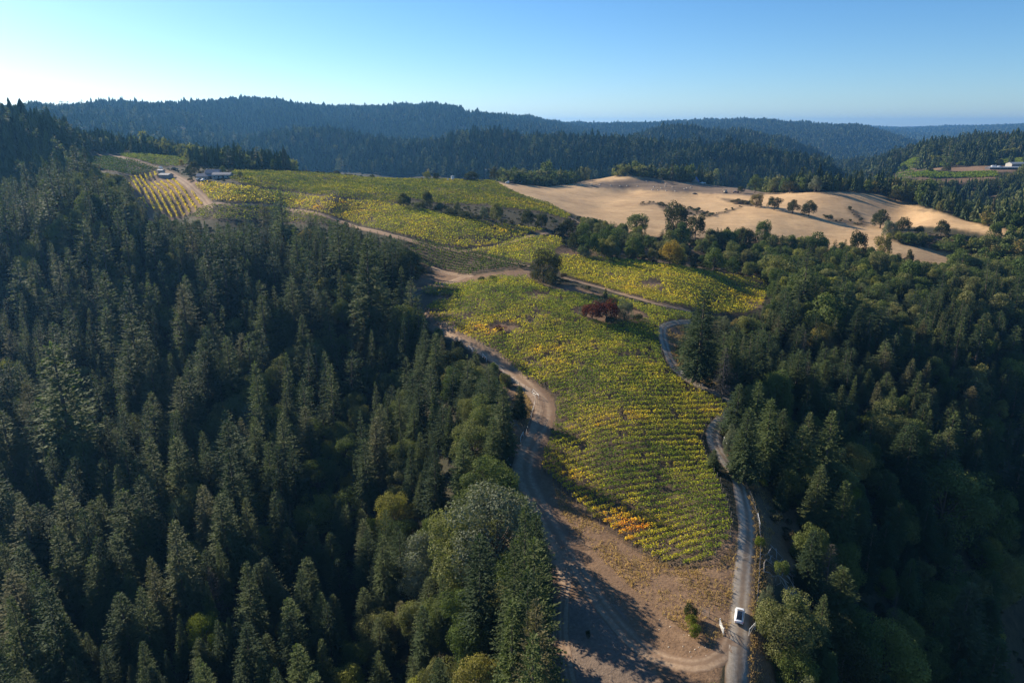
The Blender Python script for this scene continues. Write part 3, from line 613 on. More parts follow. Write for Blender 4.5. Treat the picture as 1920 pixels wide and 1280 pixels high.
# ---------------------------------------------------------------- single trees named from the photograph
SINGLE = []   # dicts: kind, x, y, h, mat, width factor, label...
def topd(px, ytop, h, dmin=60, dmax=3000):
    t, s = th_sl(px, ytop); ok = (_dm > dmin) & (_dm < dmax); x = _dm*math.sin(t); y = _dm*math.cos(t); q = (CZ+_dm*s-ground(x, y) <= h) & ok
    k = int(np.argmax(q)) if q.any() else int(np.argmax(_dm > dmax))-1
    return x[k], y[k], (CZ+_dm[k]*s)-ground(x[k], y[k])
def T(kind, px, ytop, h, label, mat=None, w=1., lean=0, base=None, pxw=None, group=None, dmin=60):
    """h metres tall with its top at a photo point; with base given the height follows from the two"""
    if base is not None:
        x, y = hit(px, base, dmin); g = float(ground(x, y)); d = math.hypot(x, y); t, s = th_sl(px, ytop); h = max(1., CZ+d*s-g)*1.06 
    else: x, y, h = topd(px, ytop, h, dmin)
    if pxw: # crown width asked for in photo pixels
        _, _, dep = proj(x, y, float(ground(x, y))+h/2); wm = pxw*dep/FPX; nat = {'c': .34, 'b': 1.15, 's': 1.2, 'd': .4}[kind]*h; w = wm/nat
    SINGLE.append(dict(d=float(math.hypot(x,y)), kind=kind, x=float(x), y=float(y), h=float(h), mat=mat, w=w, label=label, group=group))
T('b', 1018, 471, 0, 'broad dark round oak standing alone between the vineyard blocks beside the track', 'oakleaf', base=530, pxw=76)
T('b', 773, 472, 0, 'big dark domed tree at the left end of the pale track crossing', 'oakleaf', base=538, pxw=58)
T('b', 1093, 575, 0, 'pale grey green bush at the left edge of the red bush clump', 'sage', base=594, pxw=20)
T('s', 1126, 560, 0, 'grey leafless looking bush behind the dark red bushes in the vineyard', 'greyleaf', base=594, pxw=34)
T('s', 1110, 566, 0, 'dark red bush on the left of the clump inside the vineyard', 'redleaf', base=604, pxw=40)
T('s', 1136, 560, 0, 'dark red bush in the middle of the clump inside the vineyard', 'redleaf', base=606, pxw=46)
T('b', 1171, 563, 0, 'rounded olive green tree at the right of the red bush clump', 'sage', base=602, pxw=38)
T('s', 1150, 592, 0, 'low grey shrub in front of the red bush clump', 'shrubleaf', base=609, pxw=34)
T('s', 1194, 588, 0, 'small dark shrub at the far right foot of the red bush clump', 'oakleaf', base=602, pxw=24)
T('c', 1135, 541, 0, 'small slim dark conifer just behind the red bush clump', base=566, pxw=14)
T('s', 938, 610, 0, 'low reddish brown shrub in the bare patch of the near vineyard', 'redleaf', base=620, pxw=24)
T('s', 903, 518, 0, 'small grey green shrub at the edge of the pale crossing', 'shrubleaf', base=528, pxw=16)
T('s', 926, 516, 0, 'low dark shrub along the top edge of the near vineyard', 'oakleaf', base=524, pxw=20)
T('s', 1057, 510, 0, 'small brown bush beside the lone oak', 'shrubleaf', base=522, pxw=14)
# front bushes by the gravel road
T('s', 1294, 1132, 0, 'topmost of the three bushes on the bank left of the car', 'oakleaf', base=1160, pxw=26)
T('s', 1295, 1149, 0, 'middle of the three yellow green bushes left of the car', 'lime', base=1172, pxw=22)
T('s', 1299, 1168, 0, 'lowest and brightest of the three yellow green bushes left of the car', 'lime', base=1192, pxw=28)
T('s', 1424, 1004, 0, 'small round bright green bush on the fence line right of the gravel road', 'lime', base=1027, pxw=20)
T('b', 1434, 1105, 0, 'rounded pale green bush at the fence just above the white rail', 'sage', base=1150, pxw=36)
T('s', 1428, 896, 0, 'flat yellow green bush at the foot of the large fir by the road bend', 'lime', base=912, pxw=22)
T('c', 1461, 898, 0, 'small full green conifer on the grassy bank right of the gravel road', base=955, pxw=36)
T('s', 1485, 1128, 0, 'yellow green bush among fallen branches right of the car', 'lime', base=1170, pxw=44)
T('s', 1462, 1050, 0, 'dark green bush on the shaded bank above the fallen branches', 'leaf', base=1085, pxw=30)
T('s', 1408, 880, 0, 'tiny dry brown shrub on the bank above the road bend', 'shrubleaf', base=890, pxw=14)
T('s', 1102, 1180, 0, 'single dark round shrub in the shaded gravel yard', 'oakleaf', base=1196, pxw=10)
# right of the road, big ones
T('c', 1308, 552, 0, 'tall dark drooping fir at the inside of the upper road bend', base=716, pxw=96)
T('d', 1352, 655, 0, 'leafless grey tree beside the tall fir at the upper road bend', 'greyleaf', base=748, pxw=56)
T('c', 1448, 745, 23, 'massive dark green fir overhanging the gravel road', w=1.5, dmin=120)
T('c', 1405, 762, 20, 'bushy light green fir leaning over the road bend', 'needle', w=1.7, dmin=120)
T('b', 1447, 695, 0, 'large round light green broadleaf tree above the massive fir', 'leaf', base=790, pxw=92)
T('b', 1366, 800, 0, 'low pale bush under the massive fir at the road edge', 'sage', base=858, pxw=34)
T('c', 1745, 766, 17, 'pale pointed conifer standing out on the dark right slope')
T('c', 1847, 592, 26, 'tallest shaggy fir on the far right slope', w=1.35)
T('c', 1806, 594, 22, 'slim fir directly left of the tallest shaggy fir on the right slope', w=1.1)
T('c', 1742, 562, 21, 'broad fir near the top of the right hand forest', w=1.3)
T('b', 1785, 872, 22, 'wide spreading lit tree on the dark right slope', 'leaf', w=1.25)
T('c', 1540, 868, 19, 'large bluish green fir leaning out above the shaded bank', w=1.5)
T('c', 1590, 900, 22, 'large fir just right of the bluish green fir above the bank', w=1.4)
T('c', 1640, 980, 19, 'bright green slender fir in the middle of the right slope', w=1.1)
T('d', 1560, 1020, 15, 'grey bare crowned tree above the fallen branches', 'greyleaf', w=1.5)
T('d', 1684, 1108, 16, 'thin dead grey treetop leaning among dark firs at lower right', 'greyleaf', w=.8)
T('d', 1828, 1105, 14, 'faint grey bare tree in the deep shade at lower right', 'greyleaf', w=1.4)
T('b', 1590, 1185, 15, 'rounded dark oak at the bottom edge right of the road', 'oakleaf', w=1.1)
T('c', 1548, 1112, 16, 'dark fir standing behind the rounded oak at lower right', w=1.1)
T('b', 1672, 1175, 17, 'light green broadleaf tree at the bottom right of the photo', 'leaf')
T('b', 1600, 915, 12, 'yellow green treetop in the centre of the right slope', 'lime', w=.8)
T('c', 1520, 770, 20, 'dark fir behind the round light green tree', w=1.2)
T('b', 1500, 1225, 9, 'dense dark green bushy tree at the bottom beside the dry grass', 'leaf')
# left slope near the dirt track
T('c', 975, 725, 0, 'small bright conifer right beside the dirt track', base=785, pxw=42)
T('c', 1002, 1005, 34, 'dark narrow fir at the left rim of the shaded yard', w=1.0)  # height raised to throw longer shade across the yard
T('c', 1006, 1120, 33, 'pale green fir at the left rim of the yard near the bottom', w=.8)  # made taller for its shadow on the yard
T('c', 985, 940, 31, 'dark fir rising beside the pale oak at the yard rim', w=.8)  # this and the next two firs are added to shade the yard
T('c', 990, 1062, 34, 'added fir between the two rim firs, shading the yard', w=.8)
T('c', 965, 1010, 27, 'added dark fir tucked behind the rim firs, shading the yard', w=.9)
T('c', 1014, 1222, 10, 'small bright fir tip at the bottom edge beside the yard', w=1.2)
T('b', 932, 915, 20, 'large pale oak with billowing crown left of the yard', 'sage', w=1.1)  # crown enlarged so its shadow covers more of the yard
T('b', 880, 965, 17, 'olive oak with billowing crown below the large pale oak', 'leaf', w=1.2)
T('b', 795, 1000, 15, 'grey green oak left of the billowing oaks', 'sage', w=1.1)
T('b', 915, 750, 11, 'round grey green oak left of the track bend', 'leaf', w=1.2)
T('b', 885, 795, 12, 'round dark oak under the track bend', 'leaf', w=1.2)
T('b', 912, 862, 12, 'flat topped oak at the shadow edge of the track', 'leaf', w=1.3)
T('b', 855, 652, 10, 'dense oak below the upper dirt track', 'oakleaf', w=1.1)
T('b', 915, 706, 8, 'small oak hugging the bank of the dirt track', 'leaf', w=1.1)
T('c', 747, 726, 22, 'slender tall fir in front of the oaks left of the track', w=.9)
T('c', 814, 830, 21, 'big shaded fir left of the round oaks', w=1.2)
T('c', 715, 1000, 22, 'large fir in the lower middle forest', w=1.2)
T('c', 823, 1232, 15, 'olive conifer tip at the bottom edge of the middle forest', w=1.3)
T('b', 377, 1152, 11, 'bright yellow green tree at the bottom of the left forest', 'lime', w=.8)
T('b', 398, 1190, 9, 'second small yellow green tree just below the bright one at lower left', 'lime', w=.6)
T('b', 532, 1160, 9, 'small golden tree in the dark forest near the bottom', 'golden', w=.6)
T('b', 650, 888, 9, 'small yellow tree in a gap of the middle forest', 'golden', w=.6)
T('b', 700, 970, 10, 'light green tree beside the golden leaves in the middle forest', 'lime', w=.7)
T('c', 461, 1050, 24, 'full dark fir lower left of the centre', w=1.1)
T('c', 377, 806, 24, 'warm lit pointed conifer standing out in the left forest', w=.95)
T('c', 323, 772, 25, 'tall pointed conifer left of the warm lit one', w=.9)
T('c', 334, 815, 21, 'paler pointed conifer directly below the tall pointed one', w=1.)
T('c', 90, 742, 29, 'very tall conifer rising at the far left of the photo', w=1.1)
T('c', 110, 652, 26, 'tall thin conifer above the very tall one at far left', w=.8)
T('c', 93, 840, 27, 'broad conifer below the very tall one at far left', w=1.1)
T('c', 191, 857, 28, 'massive pale conifer in the lower part of the left forest', w=1.2)
T('c', 98, 1115, 24, 'broad lit conifer close to the bottom left corner', w=1.3)
T('c', 191, 1206, 17, 'small pale conifer at the bottom left edge', w=1.)
T('c', 281, 1042, 24, 'dark pointed conifer between the massive pale one and the bottom', w=.9)
T('c', 262, 1098, 22, 'dark round topped conifer in the lower left', w=1.1)
T('c', 281, 638, 26, 'conifer with a sharp tip high in the left forest', w=1.)
T('c', 318, 660, 24, 'sharp conifer right of the one high in the left forest', w=1.)
T('c', 470, 562, 24, 'pointed conifer in the upper middle of the left forest', w=.95)
T('c', 526, 556, 24, 'pale tall conifer below the vineyard edge', w=.9)
T('c', 534, 725, 22, 'broad conifer left of the pale oaks', w=1.2)
T('b', 478, 752, 14, 'pale rounded oak cluster in the centre of the left forest', 'sage', w=1.)
T('b', 455, 800, 12, 'grey green rounded oak below the pale oak cluster', 'sage', w=1.)
T('b', 530, 830, 13, 'grey green oak in the middle of the left forest', 'sage', w=.9)
T('b', 590, 862, 12, 'lit oak below the middle of the left forest', 'leaf', w=1.)
T('b', 640, 560, 11, 'olive oak at the upper edge of the middle forest', 'leaf', w=1.)
T('b', 706, 535, 9, 'pale silvery tree below the big domed tree', 'sage', w=.9)
T('b', 700, 470, 13, 'dark oak left of the big domed tree', 'leaf', w=1.2)
T('b', 735, 590, 11, 'dark reddish oak below the dirt clearing', 'oakleaf', w=1.2)
T('c', 510, 385, 25, 'lone dark conifer rising against the lower vineyard strip', w=1.1)
T('c', 301, 383, 0, 'tall dark conifer in front of the terraced vine rows', base=432, pxw=28)
T('c', 460, 402, 16, 'short conifer below the lower vineyard strip', w=1.2)
T('b', 245, 392, 0, 'small golden leaved tree below the terraced vineyard', 'golden', base=410, pxw=18)
T('b', 228, 330, 0, 'dark round oak at the left edge of the terraced vineyard', 'oakleaf', base=365, pxw=34)
T('b', 257, 385, 0, 'dark tree right of the golden leaved tree', 'oakleaf', base=408, pxw=16)
T('b', 185, 310, 0, 'tall dark tree group left of the terraced vineyard', 'leaf', base=365, pxw=36)
T('b', 155, 320, 0, 'dark round tree at the left end of the upper vineyard', 'leaf', base=372, pxw=32)
# around the farmhouse
T('b', 366, 304, 0, 'large dark tree at the left of the grey roofed farmhouse', 'oakleaf', base=330, pxw=26)
T('b', 355, 312, 0, 'dark tree beside the road in front of the farmhouse', 'oakleaf', base=329, pxw=16)
T('b', 419, 312, 0, 'round tree behind the right end of the farmhouse', 'leaf', base=328, pxw=20)
T('b', 450, 319, 0, 'small round tree alone right of the farmhouse', 'leaf', base=335, pxw=14)
T('b', 341, 300, 0, 'small golden tree beside the upper vineyard', 'golden', base=312, pxw=12)
T('s', 357, 333, 0, 'dark bush between the road and the farmhouse', 'oakleaf', base=340, pxw=10)
# hedge line in the swale
T('b', 757, 364, 0, 'leftmost dark round tree of the hedge between the two big vineyards', 'oakleaf', base=390, pxw=36)
T('b', 786, 378, 0, 'low round tree in the hedge between the two big vineyards', 'leaf', base=392, pxw=24)
T('b', 801, 361, 0, 'taller reddish tree in the hedge between the two big vineyards', 'oakleaf', base=395, pxw=34)
T('s', 828, 380, 0, 'brown shrub in the hedge right of the taller tree', 'shrubleaf', base=400, pxw=26)
T('b', 858, 379, 0, 'small grey topped tree halfway along the hedge', 'leaf', base=402, pxw=20)
T('s', 845, 390, 0, 'dark brown thicket halfway along the hedge', 'shrubleaf', base=406, pxw=30)
T('s', 872, 395, 0, 'brown thicket right of the grey topped hedge tree', 'shrubleaf', base=410, pxw=30)
T('b', 908, 388, 0, 'light green tree in the right part of the hedge', 'sage', base=415, pxw=22)
T('b', 930, 382, 0, 'dark bushy tree in the right part of the hedge', 'leaf', base=418, pxw=34)
T('s', 893, 402, 0, 'low brown shrub at the foot of the hedge trees', 'shrubleaf', base=414, pxw=22)
T('b', 990, 396, 0, 'dark round tree left in the clump at the tip of the big vineyard', 'oakleaf', base=425, pxw=36)
T('b', 1015, 400, 0, 'dark tree right in the clump at the tip of the big vineyard', 'oakleaf', base=430, pxw=32)
T('b', 1062, 413, 0, 'dark oak just right of the tip of the big vineyard', 'oakleaf', base=442, pxw=42)
T('b', 1077, 432, 0, 'dark oak with a visible trunk above the bare slope', 'oakleaf', base=474, pxw=34)
T('b', 1193, 403, 0, 'wide flat topped oak at the foot of the golden pasture', 'leaf', base=438, pxw=62)
T('b', 1125, 420, 0, 'brown green oak left of the wide flat topped oak', 'leaf', base=448, pxw=34)
T('b', 1128, 452, 0, 'blue green tree in the woods behind the right vineyard', 'leaf', base=484, pxw=28)
T('b', 1098, 466, 0, 'small grey tree at the corner of the right vineyard', 'sage', base=485, pxw=28)
T('b', 1267, 385, 0, 'large dark oak clump at the middle of the golden pasture edge', 'oakleaf', base=455, pxw=64)
T('b', 1303, 404, 0, 'dark oak right of the large clump at the pasture edge', 'oakleaf', base=450, pxw=44)
T('b', 1275, 420, 0, 'green pointed tree in front of the large dark clump', 'leaf', base=470, pxw=50)
T('b', 1256, 449, 0, 'golden brown rounded oak behind the right vineyard', 'golden', base=498, pxw=50)
T('b', 1427, 416, 0, 'tall oak standing out against the lower golden pasture', 'leaf', base=462, pxw=40)
T('b', 1396, 428, 0, 'dark oak left of the tall one against the pasture', 'oakleaf', base=465, pxw=34)
T('b', 1361, 428, 0, 'narrow dark tree against the pasture right of the clump', 'oakleaf', base=462, pxw=24)
T('b', 1530, 432, 0, 'round green topped oak at the lower pasture edge', 'leaf', base=480, pxw=50)
T('b', 1605, 437, 0, 'dark oak at the narrow neck of the golden pasture', 'oakleaf', base=495, pxw=44)
T('b', 1652, 440, 0, 'tall oak beside the narrow neck of the golden pasture', 'leaf', base=490, pxw=38)
T('b', 1700, 470, 0, 'small dark oak sticking up into the lowest pasture', 'oakleaf', base=510, pxw=26)
T('b', 1795, 465, 0, 'rounded oak with yellowish top at the lower right pasture', 'leaf', base=515, pxw=56)
# on the golden pasture
T('b', 1417, 365, 0, 'leftmost oak of the row across the golden pasture', 'leaf', base=389, pxw=34)
T('b', 1451, 370, 0, 'second oak of the row across the golden pasture', 'oakleaf', base=394, pxw=34)
T('b', 1486, 376, 0, 'third oak of the row across the golden pasture', 'oakleaf', base=400, pxw=34)
T('b', 1516, 374, 0, 'rightmost oak of the row across the golden pasture', 'oakleaf', base=406, pxw=34)
T('s', 1553, 402, 0, 'small dark shrub in the gully of the golden pasture', 'oakleaf', base=412, pxw=16)
T('s', 1385, 374, 0, 'low grey shrub strip at the head of the oak row', 'shrubleaf', base=382, pxw=34)
T('b', 1527, 332, 0, 'tall round pale oak on the far crest of the pasture', 'sage', base=361, pxw=34)
T('b', 1678, 354, 0, 'single dark oak on the right crest of the pasture', 'oakleaf', base=378, pxw=34)
T('b', 1708, 356, 0, 'dark oak right of the single oak on the crest', 'oakleaf', base=380, pxw=26)
T('b', 1745, 359, 0, 'light green tree cluster at the right crest of the pasture', 'leaf', base=386, pxw=46)
T('b', 1650, 395, 0, 'left oak of the pair in the middle of the right pasture', 'oakleaf', base=428, pxw=46)
T('b', 1690, 405, 0, 'right tree of the pair in the middle of the right pasture', 'oakleaf', base=438, pxw=34)
T('b', 1665, 416, 0, 'grey green oak in front of the pair in the right pasture', 'sage', base=450, pxw=36)
T('b', 1722, 424, 0, 'small dark oak between the pair and the round oak', 'oakleaf', base=442, pxw=24)
T('b', 1763, 414, 0, 'neat round dark oak in the right pasture', 'oakleaf', base=442, pxw=38)
T('b', 1775, 452, 0, 'low dark oak thicket below the neat round oak', 'leaf', base=474, pxw=60)
T('b', 1860, 420, 0, 'ragged oak at the right end of the golden pasture', 'leaf', base=462, pxw=36)
T('s', 1735, 444, 0, 'dark shrub in front of the round pasture oak', 'shrubleaf', base=456, pxw=24)
# skyline of the ridge
T('b', 927, 315, 0, 'dark dense tree on the crest beside the light pole', 'oakleaf', base=340, pxw=26)
T('b', 884, 320, 0, 'leaning dark tree on the crest above the dark shed', 'oakleaf', base=340, pxw=34)
T('b', 818, 325, 0, 'small dark round tree on the vineyard crest', 'oakleaf', base=338, pxw=18)
T('b', 801, 322, 0, 'round green tree on the vineyard crest', 'leaf', base=338, pxw=20)
T('b', 791, 333, 0, 'tiny golden bush on the vineyard crest', 'golden', base=339, pxw=10)
T('b', 1007, 331, 0, 'low round light green tree behind the parked trucks', 'sage', base=344, pxw=26)
T('b', 1296, 325, 0, 'pale round tree left of the blue roofed barn', 'sage', base=341, pxw=20)
T('b', 1314, 327, 0, 'light green tree right of the blue roofed barn', 'leaf', base=342, pxw=16)
T('b', 1342, 318, 0, 'tall round tree above the farm yard on the pasture crest', 'leaf', base=343, pxw=26)
T('b', 1367, 328, 0, 'dark round tree above the farm machinery', 'oakleaf', base=347, pxw=24)
T('b', 1389, 350, 0, 'dark domed bush on the crest beside the machinery', 'oakleaf', base=362, pxw=20)
T('b', 1415, 330, 0, 'large round oak at the far edge of the pasture', 'leaf', base=362, pxw=34)
T('b', 1450, 335, 0, 'oak in the tree line at the far edge of the pasture', 'leaf', base=362, pxw=34)
T('b', 1480, 338, 0, 'dark oak in the tree line at the far edge of the pasture', 'oakleaf', base=362, pxw=36)
T('b', 1873, 299, 0, 'dark round oak in the distant vineyard at far right', 'oakleaf', base=311, pxw=18)
T('b', 1694, 310, 0, 'pointed dark tree at the left of the distant vineyards', 'oakleaf', base=322, pxw=14)
T('b', 1745, 313, 0, 'dark tree between the two distant vineyards', 'oakleaf', base=323, pxw=12)
T('b', 1773, 310, 0, 'dark tree group between the two distant vineyards', 'oakleaf', base=323, pxw=20)

T('c', 1000, 1180, 31, 'added dark fir nearest the bottom edge, shading the yard rim', w=.8)  # two more firs added to deepen the shade over the yard
T('c', 960, 1120, 30, 'tall fir just inside the forest left of the yard rim', w=.9)
# ---------------------------------------------------------------- the forests
def candidates():
    out = []
    for d0, d1, s in ((82,300,6.6), (300,700,6.8), (700,1300,7.6), (1300,2600,10.), (2600,4700,15.), (4700,9600,30.)):
        X0 = d1*math.sin(R(43)); gx = np.arange(-X0, X0, s); gy = np.arange(d0*.6, d1, s); x, y = np.meshgrid(gx, gy); x = x.ravel(); y = y.ravel()
        x = x+rng.uniform(-.46, .46, x.size)*s; y = y+rng.uniform(-.46, .46, y.size)*s; d = np.hypot(x, y); t = np.degrees(np.arctan2(x, y))
        m = (d >= d0) & (d < d1) & (t > -42.5) & (t < 40.5); out.append(np.stack([x[m], y[m]], 1))
    return np.vstack(out)
P = candidates(); x, y = P.T; d = np.hypot(x, y); g = ground(x, y)
m = vis(x, y, g+30); x, y, d, g = x[m], y[m], d[m], g[m]
# keep off fields, roads, clearings
bad = np.zeros(len(x), bool)
for Pp in list(BP.values())+HOLES+GOLD+DIRT+DIRT2+HILLBARE+CLEAR+[KNOLL_SHADE]: bad |= inside(Pp, x, y)
OPEN = [poly(p) for p in [[(345,345),(350,312),(440,318),(600,322),(925,337),(1080,410),(1045,440),(1060,470),(1050,482),(1200,491),(1435,525),(1430,575),(1300,603),(1235,612),(1000,700),(800,600),(775,560),(800,510),(775,450),(700,435),(560,425),(345,410)],
 [(290,345),(300,312),(352,312),(352,345)]]]
bad |= anyin(OPEN, x, y)
bad |= anyin(BROWN, x, y) & (rng.random(len(x)) > .22)
near = d < 900; rc = np.ones(len(x), bool); rc[near] = roadclear(x[near], y[near], 1.5); bad |= ~rc
x, y, d, g = x[~bad], y[~bad], d[~bad], g[~bad]; n_ = len(x)
px, py, _ = proj(x, y, g)
patch = fbm(x/60, y/60, 3); patchf = fbm(x/300, y/300, 3)
pb = np.full(n_, .06)                                    # share of broadleaf trees
pb = np.where((px > 560) & (d < 300) & (px < 1050), (.34+.0*d)+.8*patch+np.where(py > 900, .15, 0), pb)
pb = np.where((px > 1250) & (d < 330), .36+.9*patch, pb)
pb = np.where((px > 1030) & (d >= 330) & (d < 700), .78+.5*patch, pb)
pb = np.where((px > 1450) & (d >= 300) & (py > 560), .35, pb)
pb = np.where((px < 560) & (d < 420), .05+.55*np.clip(patch-.08, 0, 1), pb)
pb = np.where((px > 380) & (px < 620) & (d < 300), .25+1.2*patch, pb)
pb = np.where((px < 330) & (d >= 400) & (d < 640), .45, pb)
pb = np.where((d >= 640) & (d < 1000) & (px > 330), .35, pb)
pb = np.where((d >= 700) & (d < 1300) & (px > 1700), .65, pb)
pb = np.where(d >= 1000, np.where(px > 1750, .3, .08), pb)
isb = rng.random(n_) < pb
hb = np.where(d < 420, 21., 25.); hb = np.where((px > 600) & (px < 1050) & (d < 260), 17., hb); hb = np.where((px > 1250) & (d < 420), 16., hb); hb = np.where(d > 700, 27., hb)
hb = np.where((px < 130) & (d > 560) & (d < 1000), 25., hb); hb = np.where((px >= 130) & (px < 560) & (d > 560) & (d < 1000), 14., hb)
hb = np.where((d >= 560) & (d < 1000) & (px > 560) & (px < 1280), 13., hb); pass
hb = np.where((px > 1250) & (d >= 700) & (d < 1300), 18., hb)
h = np.where(isb, np.where(d < 700, 9.5, 12.)*rng.lognormal(0, .22, n_), hb*rng.lognormal(0, 1, n_)**np.where(d < 500, .24, .13)*(.85+.6*np.clip(patch+.2, -.3, .5)))
h = np.where(d > 1800, h*.84, h)
soft = ((rng.random(n_) < .035) & ~((px > 1030) & (d > 300))) | (d > 1480)
h = np.where((px > 1030) & (d > 330) & (d < 700) & ~isb, h*.7, h)
h2, ok = fit(x, y, g, h, np.where(isb, .42, .16), np.where(isb, 2.5, 5.), soft)
ok &= ~((h2 < h*.35) & ~isb)
# leave room round the named trees
hx = np.array([[s['x'], s['y'], s['h']*(.36 if s['kind'] in 'bs' else .15)*s['w']] for s in SINGLE])
nn = d < 1500
for i in np.where(nn & ok)[0]:
    if (np.hypot(hx[:,0]-x[i], hx[:,1]-y[i]) < hx[:,2]+.8).any(): ok[i] = False
x, y, d, g, h, isb, px, py = [a[ok] for a in (x, y, d, g, h2, isb, px, py)]
m = vis(x, y, g+h); x, y, d, g, h, isb, px, py = [a[m] for a in (x, y, d, g, h, isb, px, py)]
n_ = len(x); [print('hero', s['kind'], round(s['d']), round(s['h'],1), round(s['w'],2), s['label']) for s in SINGLE if s['h'] > 34 or s['h'] < 1.3 or s['w'] > 2.2 or s['w'] < .5]; print('trees', n_, 'broadleaf', isb.sum())
wf = np.where(isb, rng.uniform(.85, 1.25, n_), rng.uniform(.95, 1.55, n_))*np.where(d > 1300, 1.25, 1.)*np.where(d > 2600, 1.35, 1.)*np.where(d > 4700, 1.6, 1.)
wf = np.where(~isb & (h < 12), wf*1.35, wf); wf = np.where(~isb & (px > 1250) & (d < 420), wf*1.25, wf)
rz_ = rng.uniform(0, 6.283, n_); tilt = rng.normal(0, .025, (n_, 2))
isd = ~isb & (rng.random(n_) < .012) & (d < 320)        # a few bare grey snags
h = np.where(isd, np.minimum(h, 14), h); wf = np.where(isd, np.minimum(wf, 1), wf)
# ---- which of them become single objects: those that show largest
_, pt, dep = proj(x, y, g+h); infr = (px > -10) & (px < 1930) & (pt > 150) & (pt < 1270)
size = np.where(infr, h*wf/dep, 0)
nc = sum(s['kind'] == 'c' for s in SINGLE); nb = sum(s['kind'] == 'b' for s in SINGLE)
single = isd & infr
for sel, cnt in ((~isb & ~isd, 296-nc), (isb, 296-nb)):
    idx = np.where(sel)[0]; idx = idx[np.argsort(-size[idx])][:cnt]; single[idx] = True
for i in np.where(single)[0]:
    SINGLE.append(dict(kind='d' if isd[i] else 'b' if isb[i] else 'c', x=float(x[i]), y=float(y[i]), h=float(h[i]), mat=None, w=float(wf[i]), label=None, group=None, rz=float(rz_[i]), px=float(px[i]), py=float(pt[i])))
st = ~single
def sets_for(kind, keys, mat):
    out = []
    sel = st & (isb if kind == 'b' else ~isb)
    for key, a, b_ in keys:
        m = sel & (d >= a) & (d < b_)
        if not m.any(): continue
        k = int(m.sum()); pk = rng.integers(0, len(PR[key]), k)
        pos = np.stack([x[m], y[m], g[m]-.3], 1); s = h[m]; w = wf[m]*s; rot = np.stack([tilt[m,0], tilt[m,1], rz_[m]], 1)
        out.append((pcoll(key, mat), pos, np.stack([w, w*rng.uniform(.9, 1.1, k), s], 1), rot, pk))
    return out
o = scatter('conifer_forest', sets_for('c', (('c0',0,190),('c1',190,560),('c2',560,2200),('c3',2200,99999)), 'needle'))
tag(o, 'dense dark green conifer forest covering the slopes and the distant hills', 'forest', kind='stuff')
o = scatter('broadleaf_woodland', sets_for('b', (('b0',0,190),('b1',190,520),('b2',520,99999)), 'leaf'))
tag(o, 'mixed olive green oak woodland between the fields and on the slopes', 'woodland', kind='stuff')
# ---- low brush under and between the trees
gx = rng.uniform(-330, 330, 60000); gy = rng.uniform(70, 640, 60000); gg = ground(gx, gy)
bad = np.zeros(len(gx), bool)
for Pp in list(BP.values())+HOLES+GOLD+DIRT+[KNOLL_SHADE]: bad |= inside(Pp, gx, gy)
bad &= ~(anyin(GULLY, gx, gy) & (rng.random(len(gx)) < .5))
bad |= ~roadclear(gx, gy, 1.0); hh = rng.lognormal(0, .35, len(gx))*1.5
qpx, qpy, _ = proj(gx, gy, gg+hh); bad |= keeps(qpx, qpy) & ~anyin(GULLY, gx, gy); br = anyin(BROWN+GULLY, gx, gy); bad |= ~vis(gx, gy, gg+3); bad |= (qpx < -60) | (qpx > 1980)
bad |= (rng.random(len(gx)) > np.where(br, .55, np.where(gy < 330, .35, .2)))
gx, gy, gg, hh = gx[~bad], gy[~bad], gg[~bad], hh[~bad]; k = len(gx); print('brush', k)
o = scatter('brush', [(pcoll('s1', 'shrubleaf'), np.stack([gx, gy, gg-.1], 1), np.stack([hh*1.2, hh*1.2, hh], 1), np.stack([gx*0, gx*0, rng.uniform(0, 6.28, k)], 1), rng.integers(0, 3, k))])
tag(o, 'low brown and green brush between the trees and on the banks', 'brush', kind='stuff')

# ---------------------------------------------------------------- single trees become objects
PR['d0'] = [deadtree(200), deadtree(201)]
def region(px, py, dd):
    if dd > 1000: return 'on the distant hills'
    if px < 620:
        if dd > 560: return 'behind the upper vineyard'
        v = 'high in the left forest' if py < 560 else 'in the upper left forest' if py < 700 else 'halfway down the left forest' if py < 860 else 'in the lower left forest' if py < 1040 else 'at the bottom left'
        return v+(', far left' if px < 150 else ', left part' if px < 300 else ', centre part' if px < 460 else ', right part')
    if px < 1060:
        if dd > 450: return 'behind the big vineyard crest'
        return ('under the upper dirt track' if py < 700 else 'left of the track bend' if py < 900 else 'left of the shaded yard' if py < 1080 else 'below the yard at bottom centre')+(', far from it' if px < 760 else ', close to it')
    if dd > 330 and py < 560:
        return 'behind the right vineyard' if px < 1480 else 'below the lower golden pasture' if px < 1720 else 'at the right edge below the pasture'
    return ('by the upper road bend' if py < 700 else 'beside the road bend' if py < 860 else 'right of the gravel road' if py < 1060 else 'at the bottom right')+(', nearest the road' if px < 1530 else ', mid slope' if px < 1720 else ', far right')
auto = [s for s in SINGLE if s['label'] is None]
from collections import defaultdict
ORD = ['first','second','third','fourth','fifth','sixth','seventh','eighth','ninth','tenth','eleventh','twelfth','thirteenth','fourteenth','fifteenth','sixteenth','seventeenth','eighteenth','nineteenth']
for tn, tq in (('twenty','twentieth'),('thirty','thirtieth'),('forty','fortieth'),('fifty','fiftieth'),('sixty','sixtieth'),('seventy','seventieth'),('eighty','eightieth')): ORD += [tq]+[tn+' '+ORD[i] for i in range(9)]
grp = defaultdict(list)
